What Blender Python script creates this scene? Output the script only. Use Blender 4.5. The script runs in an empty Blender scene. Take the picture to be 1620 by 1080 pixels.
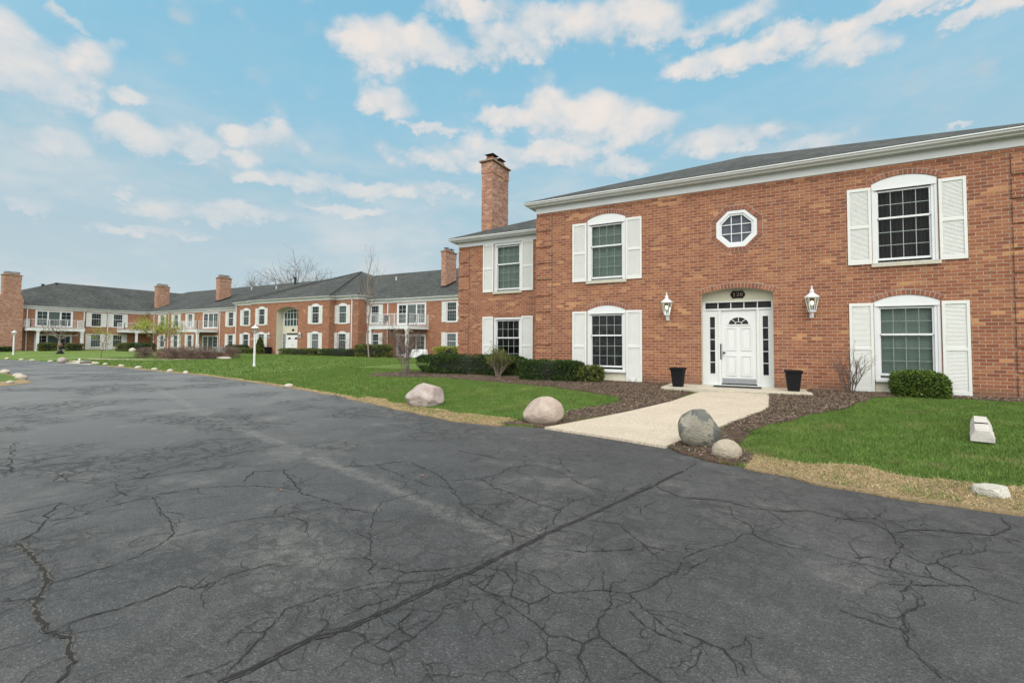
import bpy, bmesh, math, random
import numpy as np
from mathutils import Vector, Matrix, noise as mnoise
from mathutils.geometry import tessellate_polygon

# ------------------------------------------------------------------ camera, sky, sun
SC = bpy.context.scene
COL = SC.collection
random.seed(7)
RNG = np.random.default_rng(11)
EYE = 1.12
cam_d = bpy.data.cameras.new('camera'); cam = bpy.data.objects.new('camera', cam_d); COL.objects.link(cam)
cam_d.sensor_width = 36.0
cam_d.lens = 36.0*746.85/1620
cam_d.shift_y = -(540-515.7)/1620
cam_d.clip_end = 3000; cam_d.clip_start = 0.05
cam.matrix_world = (Matrix.Translation((0, 0, EYE)) @ Matrix.Rotation(math.radians(28.934), 4, 'Z')
                    @ Matrix.Rotation(math.radians(90+2.2), 4, 'X') @ Matrix.Rotation(math.radians(0.3725), 4, 'Z'))
SC.camera = cam
SC.view_settings.view_transform = 'Standard'; SC.view_settings.look = 'None'
SC.view_settings.exposure = 0.0; SC.view_settings.gamma = 1.0; SC.view_settings.use_curve_mapping = False
SC.render.engine = 'CYCLES'
SC.cycles.max_bounces = 6; SC.cycles.transparent_max_bounces = 8; SC.cycles.diffuse_bounces = 3

SUN_EL, SUN_AZ = math.radians(48), math.radians(155)   # azimuth from +Y, clockwise towards +X

class NT:
    """small helper to write node trees"""
    def __init__(s, tree): s.t = tree; s.n = tree.nodes; s.l = tree.links
    def node(s, typ, **kw):
        n = s.n.new(typ)
        for k, v in kw.items(): setattr(n, k, v)
        return n
    def put(s, sock, v):
        if isinstance(v, bpy.types.NodeSocket): s.l.new(v, sock)
        elif v is not None: sock.default_value = v
    def m(s, op, a, b=None, c=None, clamp=False):
        n = s.n.new('ShaderNodeMath'); n.operation = op; n.use_clamp = clamp
        s.put(n.inputs[0], a); s.put(n.inputs[1], b)
        if c is not None: s.put(n.inputs[2], c)
        return n.outputs[0]
    def vm(s, op, a, b=None):
        n = s.n.new('ShaderNodeVectorMath'); n.operation = op
        s.put(n.inputs[0], a); s.put(n.inputs[1], b)
        return n.outputs[0]
    def scale(s, a, k):
        n = s.n.new('ShaderNodeVectorMath'); n.operation = 'SCALE'
        s.put(n.inputs[0], a); s.put(n.inputs['Scale'], k); return n.outputs[0]
    def sep(s, v):
        n = s.n.new('ShaderNodeSeparateXYZ'); s.put(n.inputs[0], v); return n.outputs
    def comb(s, x=0, y=0, z=0):
        n = s.n.new('ShaderNodeCombineXYZ')
        for i, v in enumerate((x, y, z)): s.put(n.inputs[i], v)
        return n.outputs[0]
    def noise(s, vec, scale=5, detail=3, rough=0.55, dist=0.0):
        n = s.n.new('ShaderNodeTexNoise'); s.put(n.inputs['Vector'], vec)
        n.inputs['Scale'].default_value = scale; n.inputs['Detail'].default_value = detail
        n.inputs['Roughness'].default_value = rough; n.inputs['Distortion'].default_value = dist
        return n.outputs['Fac']
    def vor(s, vec, scale=5, feature='F1', rnd=1.0, out='Distance'):
        n = s.n.new('ShaderNodeTexVoronoi'); n.feature = feature; s.put(n.inputs['Vector'], vec)
        n.inputs['Scale'].default_value = scale; n.inputs['Randomness'].default_value = rnd
        return n.outputs[out]
    def ramp(s, fac, stops, interp='LINEAR'):
        n = s.n.new('ShaderNodeValToRGB'); s.put(n.inputs[0], fac); e = n.color_ramp.elements
        n.color_ramp.interpolation = interp
        while len(e) < len(stops): e.new(0.5)
        for i, (p, c) in enumerate(stops):
            e[i].position = p
            e[i].color = (c, c, c, 1) if isinstance(c, (int, float)) else (*c, 1)
        return n.outputs[0]
    def mix(s, fac, a, b, blend='MIX'):
        n = s.n.new('ShaderNodeMix'); n.data_type = 'RGBA'; n.blend_type = blend
        s.put(n.inputs[0], fac)
        for i, v in ((6, a), (7, b)):
            if isinstance(v, (tuple, list)) and len(v) == 3: v = (*v, 1)
            s.put(n.inputs[i], v)
        return n.outputs[2]
    def sstep(s, x, lo, hi):
        n = s.n.new('ShaderNodeMapRange'); n.interpolation_type = 'SMOOTHSTEP'
        s.put(n.inputs[0], x); n.inputs[1].default_value = lo; n.inputs[2].default_value = hi
        return n.outputs[0]
    def bump(s, h, strength=0.5, dist=0.01, normal=None):
        n = s.n.new('ShaderNodeBump'); s.put(n.inputs['Height'], h)
        n.inputs['Strength'].default_value = strength; n.inputs['Distance'].default_value = dist
        if normal is not None: s.put(n.inputs['Normal'], normal)
        return n.outputs[0]

# each cloud: azimuth, elevation, half-width, half-height (radians)
CLOUDS = [(-1.311,.378,.0756,.07),(-1.264,.412,.0506,.0504),(-1.336,.417,.0376,.0428),(-1.197,.385,.0284,.0182),(-1.301,.288,.0634,.0281),(-1.179,.326,.0625,.0326),(-1.113,.336,.0643,.0341),(-1.047,.367,.0401,.0226),(-.973,.364,.063,.0364),(-1.02,.332,.0413,.017),(-.789,.552,.0911,.0505),(-.672,.561,.1334,.0444),(-.536,.576,.1507,.0492),(-.413,.599,.1497,.0429),(-.578,.623,.1231,.0324),(-.254,.587,.1415,.0518),(-.118,.563,.1057,.0278),(-.039,.509,.1636,.0304),(.112,.473,.0864,.0306),(.035,.516,.0704,.0254),(.19,.509,.1859,.0213),(.294,.473,.06,.0193),(-.773,.46,.0813,.0343),(-.522,.449,.0545,.0314),(-.426,.46,.0813,.0466),(-.326,.444,.112,.0611),(-.216,.418,.0874,.0387),(-.097,.381,.1029,.037),(-.019,.38,.0902,.0315),(.052,.353,.0586,.0205),(-.274,.349,.077,.026),(-.575,.373,.1487,.0404),(-.413,.385,.1212,.033),(-.669,.375,.0662,.0282),(-.904,.303,.1038,.0229),(-.796,.299,.1618,.0215),(-1.308,.201,.034,.0181),(-1.11,.22,.101,.0192),(-1.023,.238,.0922,.0179),(-1.2,.237,.0176,.0099),(-.832,.26,.0972,.012),(-.655,.315,.0796,.0171),(-.683,.426,.0792,.0135),(-1.162,.18,.1019,.0104),(.266,.329,.021,.0071),(-.998,.297,.0422,.0132),(-1.287,.461,.0277,.0142)]

def build_world():
    w = bpy.data.worlds.new('World'); SC.world = w; w.use_nodes = True
    k = NT(w.node_tree); k.n.clear()
    out = k.node('ShaderNodeOutputWorld'); bg = k.node('ShaderNodeBackground'); k.l.new(bg.outputs[0], out.inputs[0])
    bg.inputs['Strength'].default_value = 0.10
    sky = k.node('ShaderNodeTexSky', sky_type='NISHITA'); sky.sun_disc = False
    sky.sun_elevation = SUN_EL; sky.sun_rotation = SUN_AZ; sky.air_density = 1.0; sky.dust_density = 1.0; sky.ozone_density = 1.0
    d = k.node('ShaderNodeTexCoord').outputs['Generated']
    x, y, z = k.sep(d)
    az = k.m('ARCTAN2', x, y); el = k.m('ARCSINE', z)
    # wobble the coordinates so that the clouds get billowy outlines
    base = k.vm('MULTIPLY', d, (1.0, 1.0, 1.35))
    n1 = k.noise(base, 8, 10, 0.60); n2 = k.noise(base, 24, 8, 0.62)
    big = k.noise(base, 3.2, 4, 0.5)
    az2 = k.m('ADD', az, k.m('MULTIPLY', k.m('SUBTRACT', n1, 0.5), 0.09))
    el2 = k.m('ADD', el, k.m('MULTIPLY', k.m('SUBTRACT', n2, 0.5), 0.06))
    puff = k.m('ADD', k.m('MULTIPLY', k.vor(k.vm('ADD', base, k.comb(k.m('MULTIPLY', n2, 0.06), k.m('MULTIPLY', n1, 0.06), 0.0)), 15, 'SMOOTH_F1'), -1.5), k.m('MULTIPLY', k.vor(base, 38, 'SMOOTH_F1'), -0.5))
    puff = k.m('ADD', puff, 0.82)
    acc = None; accb = None
    for (a, e, rx, ry) in CLOUDS:
        dx = k.m('MULTIPLY', k.m('SUBTRACT', az2, a), 1/(rx*1.12))
        dy0 = k.m('MULTIPLY', k.m('SUBTRACT', el2, e), 1/(ry*1.12))
        dy = k.m('MAXIMUM', dy0, k.m('MULTIPLY', dy0, -1.35))
        v = k.m('SUBTRACT', 1.0, k.m('ADD', k.m('MULTIPLY', dx, dx), k.m('MULTIPLY', dy, dy)))
        sh = k.m('MULTIPLY_ADD', dy0, 0.5, v)          # brighter towards the top of each cloud
        acc = v if acc is None else k.m('MAXIMUM', acc, v)
        accb = sh if accb is None else k.m('MAXIMUM', accb, sh)
    # clouds in the rest of the sky, outside the view
    rest = k.m('MULTIPLY', k.sstep(k.m('ABSOLUTE', k.m('ADD', az, 0.5)), 1.0, 1.4), k.m('MULTIPLY', k.m('SUBTRACT', big, 0.42), 6.0))
    dens = k.m('ADD', k.m('MAXIMUM', acc, rest), k.m('MULTIPLY', k.m('SUBTRACT', n1, 0.50), 1.5))
    dens = k.m('ADD', dens, k.m('MULTIPLY_ADD', puff, 0.80, -0.08))
    dens = k.m('ADD', dens, k.m('MULTIPLY', k.m('SUBTRACT', n2, 0.5), 0.6))
    thin = k.sstep(el, 0.12, 0.50)                      # low clouds are fainter
    alpha = k.m('MULTIPLY', k.sstep(dens, -0.05, 0.65), k.m('MULTIPLY_ADD', thin, 0.50, 0.47), clamp=True)
    shade = k.m('ADD', k.m('MULTIPLY', puff, 0.55), k.m('ADD', k.m('MULTIPLY', accb, 0.42), k.m('MULTIPLY', k.m('SUBTRACT', n2, 0.42), 0.9)))
    shade = k.m('ADD', shade, k.m('MULTIPLY', k.m('SUBTRACT', n1, 0.5), 0.8))
    ccol = k.ramp(shade, [(0.0, (4.7, 5.9, 6.7)), (0.35, (6.6, 7.0, 7.3)), (0.62, (8.2, 7.75, 7.4)), (0.9, (8.8, 8.0, 7.5))])
    # air: Nishita, evened out by the thin haze of a bright spring day
    n = k.node('ShaderNodeMix', data_type='RGBA', blend_type='MULTIPLY'); n.inputs[0].default_value = 1
    k.l.new(sky.outputs[0], n.inputs[6]); n.inputs[7].default_value = (1.05, 1.35, 1.25, 1)
    air = k.ramp(el, [(0.0, (5.3, 6.2, 6.7)), (0.16, (5.0, 6.15, 6.75)), (0.30, (4.0, 6.05, 7.1)), (0.45, (3.05, 5.9, 7.6)), (0.65, (2.4, 5.4, 7.4)), (1.0, (1.7, 4.4, 6.8))])
    col = k.mix(0.9, n.outputs[2], air)
    veil = k.m('MULTIPLY', k.m('MULTIPLY', k.sstep(k.noise(k.vm('MULTIPLY', d, (1.0, 1.0, 3.0)), 5, 7, 0.6), 0.40, 0.75), k.sstep(el, 0.62, 0.12)), 0.75)
    col = k.mix(veil, col, (6.9, 7.2, 7.3))
    col = k.mix(alpha, col, ccol)
    # sun glow added to the unseen sky behind the camera to brighten the scene
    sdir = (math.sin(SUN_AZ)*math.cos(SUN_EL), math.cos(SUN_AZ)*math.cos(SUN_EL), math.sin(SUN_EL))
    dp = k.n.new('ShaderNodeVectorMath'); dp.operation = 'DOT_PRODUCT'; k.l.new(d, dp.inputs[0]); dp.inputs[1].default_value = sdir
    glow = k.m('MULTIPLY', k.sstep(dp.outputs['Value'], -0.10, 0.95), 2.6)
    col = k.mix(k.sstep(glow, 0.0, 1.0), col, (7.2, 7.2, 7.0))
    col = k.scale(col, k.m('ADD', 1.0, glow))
    # below the horizon: dull ground colour
    col = k.mix(k.sstep(el, -0.02, -0.06), col, (0.9, 0.95, 0.9))
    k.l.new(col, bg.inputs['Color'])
    w.cycles.sampling_method = 'MANUAL'; w.cycles.sample_map_resolution = 512
build_world()
sun_d = bpy.data.lights.new('sun', 'SUN'); sun = bpy.data.objects.new('sun', sun_d); COL.objects.link(sun)
sun_d.energy = 1.5; sun_d.angle = math.radians(25); sun_d.color = (1.0, 0.95, 0.88)
_sd = Vector((math.sin(SUN_AZ)*math.cos(SUN_EL), math.cos(SUN_AZ)*math.cos(SUN_EL), math.sin(SUN_EL)))
sun.rotation_euler = _sd.to_track_quat('Z', 'Y').to_euler(); sun.location = (0, -30, 60)

# ------------------------------------------------------------------ materials
def new_mat(name):
    m = bpy.data.materials.new(name); m.use_nodes = True
    k = NT(m.node_tree); b = k.n['Principled BSDF']
    return m, k, b
def simple(name, col, rough=0.6, var=0.12, scale=6.0, bump=0.0, bscale=60.0, metal=0.0, spec=0.4):
    m, k, b = new_mat(name)
    co = k.node('ShaderNodeTexCoord').outputs['Object']
    f = k.noise(co, scale, 5, 0.6)
    lo = tuple(c*(1-var) for c in col); hi = tuple(min(1, c*(1+var)) for c in col)
    k.l.new(k.ramp(f, [(0.3, lo), (0.7, hi)]), b.inputs['Base Color'])
    b.inputs['Roughness'].default_value = rough; b.inputs['Metallic'].default_value = metal
    b.inputs['Specular IOR Level'].default_value = spec
    if bump: k.l.new(k.bump(k.noise(co, bscale, 4, 0.6), bump, 0.01), b.inputs['Normal'])
    return m
def brick_mat(name, ramp, pale_amt=0.0):
    m, k, b = new_mat(name)
    uv = k.node('ShaderNodeUVMap', uv_map='UVMap').outputs[0]
    u, v, _ = k.sep(uv)
    BW, BH, J = 0.2135, 0.0795, 0.0054
    r = k.m('DIVIDE', v, BH); row = k.m('FLOOR', r); fv = k.m('FRACT', r)
    su = k.m('ADD', k.m('DIVIDE', u, BW), k.m('MULTIPLY', k.m('FLOORED_MODULO', row, 2.0), 0.5))
    col = k.m('FLOOR', su); fu = k.m('FRACT', su)
    du = k.m('MULTIPLY', k.m('MINIMUM', fu, k.m('SUBTRACT', 1.0, fu)), BW)
    dv = k.m('MULTIPLY', k.m('MINIMUM', fv, k.m('SUBTRACT', 1.0, fv)), BH)
    uvn = k.noise(uv, 45, 2, 0.5)
    edge = k.m('ADD', k.m('MINIMUM', du, dv), k.m('MULTIPLY', k.m('SUBTRACT', uvn, 0.5), 0.003))
    brick = k.sstep(edge, J-0.0012, J+0.0016)
    wn = k.node('ShaderNodeTexWhiteNoise', noise_dimensions='2D'); k.l.new(k.comb(col, row, 0), wn.inputs['Vector'])
    big = k.noise(uv, 0.55, 3, 0.55)
    t = k.m('ADD', wn.outputs['Value'], k.m('MULTIPLY', k.m('SUBTRACT', big, 0.5), 0.75))
    bc = k.ramp(t, ramp)
    # runs of buff bricks, here and there
    buff = k.m('MULTIPLY', k.sstep(k.noise(k.vm('ADD', k.vm('MULTIPLY', uv, (0.8, 2.6, 1.0)), (5.0, 3.0, 0.0)), 0.85, 3, 0.5), 0.53, 0.66), k.sstep(wn.outputs['Value'], 0.62, 0.70))
    bc = k.mix(buff, bc, (0.44, 0.215, 0.095))
    fine = k.noise(uv, 130, 4, 0.65)
    bc = k.mix(0.5, bc, k.ramp(fine, [(0.25, 0.55), (0.75, 1.0)]), 'MULTIPLY')
    mort = k.ramp(k.noise(uv, 7, 4, 0.6), [(0.3, (0.25, 0.215, 0.165)), (0.7, (0.36, 0.315, 0.25))])
    c = k.mix(brick, mort, bc)
    st = k.noise(uv, 1.6, 5, 0.65)                       # weathering: darker damp stains and pale bloom
    c = k.mix(k.m('MULTIPLY', k.sstep(st, 0.55, 0.8), 0.35), c, (0.10, 0.055, 0.038))
    bl = k.noise(k.vm('ADD', uv, (31.0, 7.0, 0)), 2.3, 5, 0.7)
    c = k.mix(k.m('MULTIPLY', k.sstep(bl, 0.60, 0.80), 0.25+pale_amt), c, (0.38, 0.32, 0.27))
    run = k.m('MULTIPLY', k.sstep(k.noise(k.vm('MULTIPLY', uv, (4.0, 0.35, 1.0)), 1.0, 5, 0.65), 0.56, 0.74), 0.30)
    c = k.mix(run, c, (0.115, 0.058, 0.040))
    low = k.m('MULTIPLY', k.sstep(k.m('ADD', v, k.m('MULTIPLY', k.m('SUBTRACT', st, 0.5), 0.5)), 0.34, 0.02), 0.55)
    c = k.mix(low, c, (0.105, 0.07, 0.048))              # earth splashed up along the foot of the wall
    k.l.new(c, b.inputs['Base Color']); b.inputs['Roughness'].default_value = 0.85; b.inputs['Specular IOR Level'].default_value = 0.25
    h = k.m('ADD', brick, k.m('MULTIPLY', fine, 0.35))
    k.l.new(k.bump(h, 0.7, 0.006), b.inputs['Normal'])
    return m
RED = [(0.0, (0.190, 0.066, 0.036)), (0.2, (0.228, 0.081, 0.042)), (0.5, (0.262, 0.098, 0.049)), (0.8, (0.290, 0.115, 0.056)), (1.0, (0.315, 0.140, 0.067))]
M = {}
M['brick'] = brick_mat('brick', RED)
M['brick_old'] = brick_mat('chimney_brick', [(0.0, (0.22, 0.10, 0.07)), (0.4, (0.31, 0.14, 0.095)), (0.75, (0.36, 0.19, 0.13)), (1.0, (0.42, 0.27, 0.20))], 0.25)
def brick_single():
    m, k, b = new_mat('arch_brick')
    g = k.node('ShaderNodeNewGeometry'); r = g.outputs['Random Per Island']
    c = k.ramp(r, [(0.0, (0.165, 0.055, 0.031)), (0.5, (0.225, 0.078, 0.041)), (1.0, (0.28, 0.112, 0.056))])
    co = k.node('ShaderNodeTexCoord').outputs['Object']; f = k.noise(co, 90, 4, 0.65)
    c = k.mix(0.5, c, k.ramp(f, [(0.25, 0.55), (0.75, 1.0)]), 'MULTIPLY')
    k.l.new(c, b.inputs['Base Color']); b.inputs['Roughness'].default_value = 0.85
    k.l.new(k.bump(f, 0.4, 0.004), b.inputs['Normal']); return m
M['arch_brick'] = brick_single()
M['mortar'] = simple('mortar', (0.30, 0.26, 0.215), 0.9, 0.2, 9)
M['joint'] = simple('caulked_joint', (0.17, 0.14, 0.12), 0.9, 0.2, 9)
M['grid_dim'] = simple('window_grid_glass_dimmed', (0.19, 0.225, 0.21), 0.4, 0.05, 5)  # dimming by the tinted glass is put into the bars' colour
M['grid'] = simple('window_grid', (0.30, 0.345, 0.33), 0.4, 0.05, 5)
M['trim'] = simple('white_trim', (0.56, 0.58, 0.58), 0.45, 0.04, 1.5, 0.03, 30)
M['vinyl'] = simple('white_vinyl', (0.55, 0.57, 0.575), 0.35, 0.03, 2)
M['shutter'] = simple('shutter_paint', (0.545, 0.56, 0.535), 0.55, 0.05, 2.2, 0.04, 50)
M['cream'] = simple('cream_paint', (0.47, 0.455, 0.36), 0.6, 0.05, 2)
M['door'] = simple('door_paint', (0.555, 0.57, 0.565), 0.4, 0.025, 1.2)
M['stone_sill'] = simple('sill_stone', (0.40, 0.38, 0.31), 0.85, 0.18, 9, 0.2, 70)
M['black'] = simple('black_plastic', (0.009, 0.009, 0.010), 0.75, 0.15, 8, 0.05, 90, 0.0, 0.12)
M['dark_metal'] = simple('dark_metal', (0.03, 0.03, 0.03), 0.5, 0.2, 8, 0, 0, 0.6)
M['steel'] = simple('brushed_steel', (0.28, 0.29, 0.31), 0.45, 0.1, 14, 0, 0, 0.8)
M['brass'] = simple('old_brass', (0.16, 0.11, 0.05), 0.4, 0.2, 10, 0, 0, 0.9)
M['rubber'] = simple('rubber_mat', (0.022, 0.022, 0.024), 0.85, 0.2, 20, 0.3, 120)
M['room'] = simple('dark_room', (0.012, 0.012, 0.013), 0.9, 0.2, 2)
M['cap'] = simple('chimney_cap_stone', (0.20, 0.17, 0.11), 0.9, 0.25, 5, 0.3, 40)
M['aluminium'] = simple('grey_metal', (0.42, 0.44, 0.45), 0.45, 0.08, 6, 0, 0, 0.5)

def glass_mat(name, tint, gloss=(0.9, 0.95, 0.95), ior=1.35):
    m, k, b = new_mat(name); k.n.remove(b)
    out = k.n['Material Output']
    tr = k.node('ShaderNodeBsdfTransparent'); tr.inputs[0].default_value = (*tint, 1)
    gl = k.node('ShaderNodeBsdfGlossy'); gl.inputs['Roughness'].default_value = 0.03; gl.inputs[0].default_value = (*gloss, 1)
    co = k.node('ShaderNodeTexCoord').outputs['Object']
    nb = k.bump(k.noise(co, 1.3, 2, 0.5), 0.05, 0.05)
    k.l.new(nb, gl.inputs['Normal'])
    fr = k.node('ShaderNodeFresnel'); fr.inputs[0].default_value = ior
    mx = k.node('ShaderNodeMixShader'); k.l.new(fr.outputs[0], mx.inputs[0]); k.l.new(tr.outputs[0], mx.inputs[1]); k.l.new(gl.outputs[0], mx.inputs[2])
    k.l.new(mx.outputs[0], out.inputs[0]); return m
M['glass_green'] = glass_mat('tinted_glass', (0.50, 0.57, 0.54), ior=1.2)
M['glass_dark'] = glass_mat('dark_glass', (0.5, 0.53, 0.55), ior=1.2)
M['lamp_glass'] = glass_mat('lantern_glass', (0.9, 0.92, 0.9), ior=1.3)
def far_glass():
    m, k, b = new_mat('far_glass')
    oi = k.node('ShaderNodeObjectInfo'); co = k.node('ShaderNodeTexCoord').outputs['Object']
    c = k.ramp(oi.outputs['Random'], [(0.0, (0.012, 0.014, 0.016)), (0.4, (0.03, 0.042, 0.045)), (0.7, (0.06, 0.085, 0.08)), (1.0, (0.11, 0.13, 0.125))])
    x, y, z = k.sep(co)
    fold = k.m('MULTIPLY_ADD', k.m('SINE', k.m('MULTIPLY', x, 60.0)), 0.2, 0.9)
    c = k.mix(1.0, c, k.comb(fold, fold, fold), 'MULTIPLY')
    k.l.new(c, b.inputs['Base Color']); b.inputs['Roughness'].default_value = 0.08; b.inputs['IOR'].default_value = 1.2
    return m
M['far_glass'] = far_glass()
def emis(name, col, s):
    m, k, b = new_mat(name)
    co = k.node('ShaderNodeTexCoord').outputs['Object']; f = k.noise(co, 30, 2, .5)
    b.inputs['Base Color'].default_value = (*col, 1); b.inputs['Emission Color'].default_value = (*col, 1)
    k.l.new(k.m('MULTIPLY_ADD', f, 0.3*s, 0.85*s), b.inputs['Emission Strength']); return m
M['bulb'] = emis('lit_bulb', (1.0, 0.82, 0.5), 5.0)
def blind_mat():
    m, k, b = new_mat('blind_fabric'); uv = k.node('ShaderNodeUVMap', uv_map='UVMap').outputs[0]
    u, v, _ = k.sep(uv)
    s = k.m('FRACT', k.m('DIVIDE', v, 0.045)); f = k.noise(uv, 2.0, 3, .5)
    c = k.mix(k.sstep(s, 0.75, 1.0), (0.43, 0.46, 0.44), (0.31, 0.345, 0.33))
    c = k.mix(k.m('MULTIPLY', k.sstep(f, 0.35, 0.75), 0.5), c, (0.31, 0.345, 0.33))
    k.l.new(c, b.inputs['Base Color']); b.inputs['Roughness'].default_value = 0.8
    k.l.new(k.bump(s, 0.4, 0.01), b.inputs['Normal']); return m
M['blind'] = blind_mat()
M['curtain'] = simple('curtain_cloth', (0.28, 0.26, 0.24), 0.9, 0.2, 3)

def opaque_glass(name, a, c2):
    m, k, b = new_mat(name); co = k.node('ShaderNodeTexCoord').outputs['Object']
    f = k.noise(co, 3.5, 4, 0.6); k.l.new(k.ramp(f, [(0.35, a), (0.65, c2)]), b.inputs['Base Color'])
    b.inputs['Roughness'].default_value = 0.06; b.inputs['IOR'].default_value = 1.18; return m
M['glass_solid'] = opaque_glass('door_glass', (0.010, 0.011, 0.012), (0.030, 0.032, 0.033))
M['glass_sky'] = opaque_glass('painted_sky_glass', (0.050, 0.058, 0.072), (0.085, 0.095, 0.115))  # bluish sky reflection is painted into the pane's base colour
def roof_mat():
    m, k, b = new_mat('roof_shingles'); uv = k.node('ShaderNodeUVMap', uv_map='UVMap').outputs[0]
    u, v, _ = k.sep(uv)
    r = k.m('DIVIDE', v, 0.14); row = k.m('FLOOR', r); fv = k.m('FRACT', r)
    wn0 = k.node('ShaderNodeTexWhiteNoise', noise_dimensions='1D'); k.l.new(row, wn0.inputs['W'])
    su = k.m('ADD', k.m('DIVIDE', u, 0.24), k.m('MULTIPLY', wn0.outputs['Value'], 7.0)); col = k.m('FLOOR', su)
    wn = k.node('ShaderNodeTexWhiteNoise', noise_dimensions='2D'); k.l.new(k.comb(col, row, 0), wn.inputs['Vector'])
    c = k.ramp(wn.outputs['Value'], [(0.0, (0.036, 0.040, 0.038)), (0.5, (0.056, 0.061, 0.058)), (1.0, (0.084, 0.090, 0.084))])
    big = k.noise(uv, 0.35, 5, 0.62)
    c = k.mix(1.0, c, k.ramp(big, [(0.28, 0.62), (0.72, 1.12)]), 'MULTIPLY')
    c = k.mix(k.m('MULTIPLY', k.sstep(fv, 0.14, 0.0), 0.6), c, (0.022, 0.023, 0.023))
    gr = k.noise(uv, 160, 2, 0.7); c = k.mix(0.5, c, k.ramp(gr, [(0.3, 0.6), (0.7, 1.1)]), 'MULTIPLY')
    k.l.new(c, b.inputs['Base Color']); b.inputs['Roughness'].default_value = 0.92; b.inputs['Specular IOR Level'].default_value = 0.2
    k.l.new(k.bump(k.m('ADD', k.m('SUBTRACT', 1.0, fv), k.m('MULTIPLY', wn.outputs['Value'], 0.5)), 0.6, 0.012), b.inputs['Normal']); return m
M['roof'] = roof_mat()
M['roof_dark'] = simple('hip_shingles', (0.038, 0.040, 0.040), 0.9, 0.3, 8)

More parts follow.
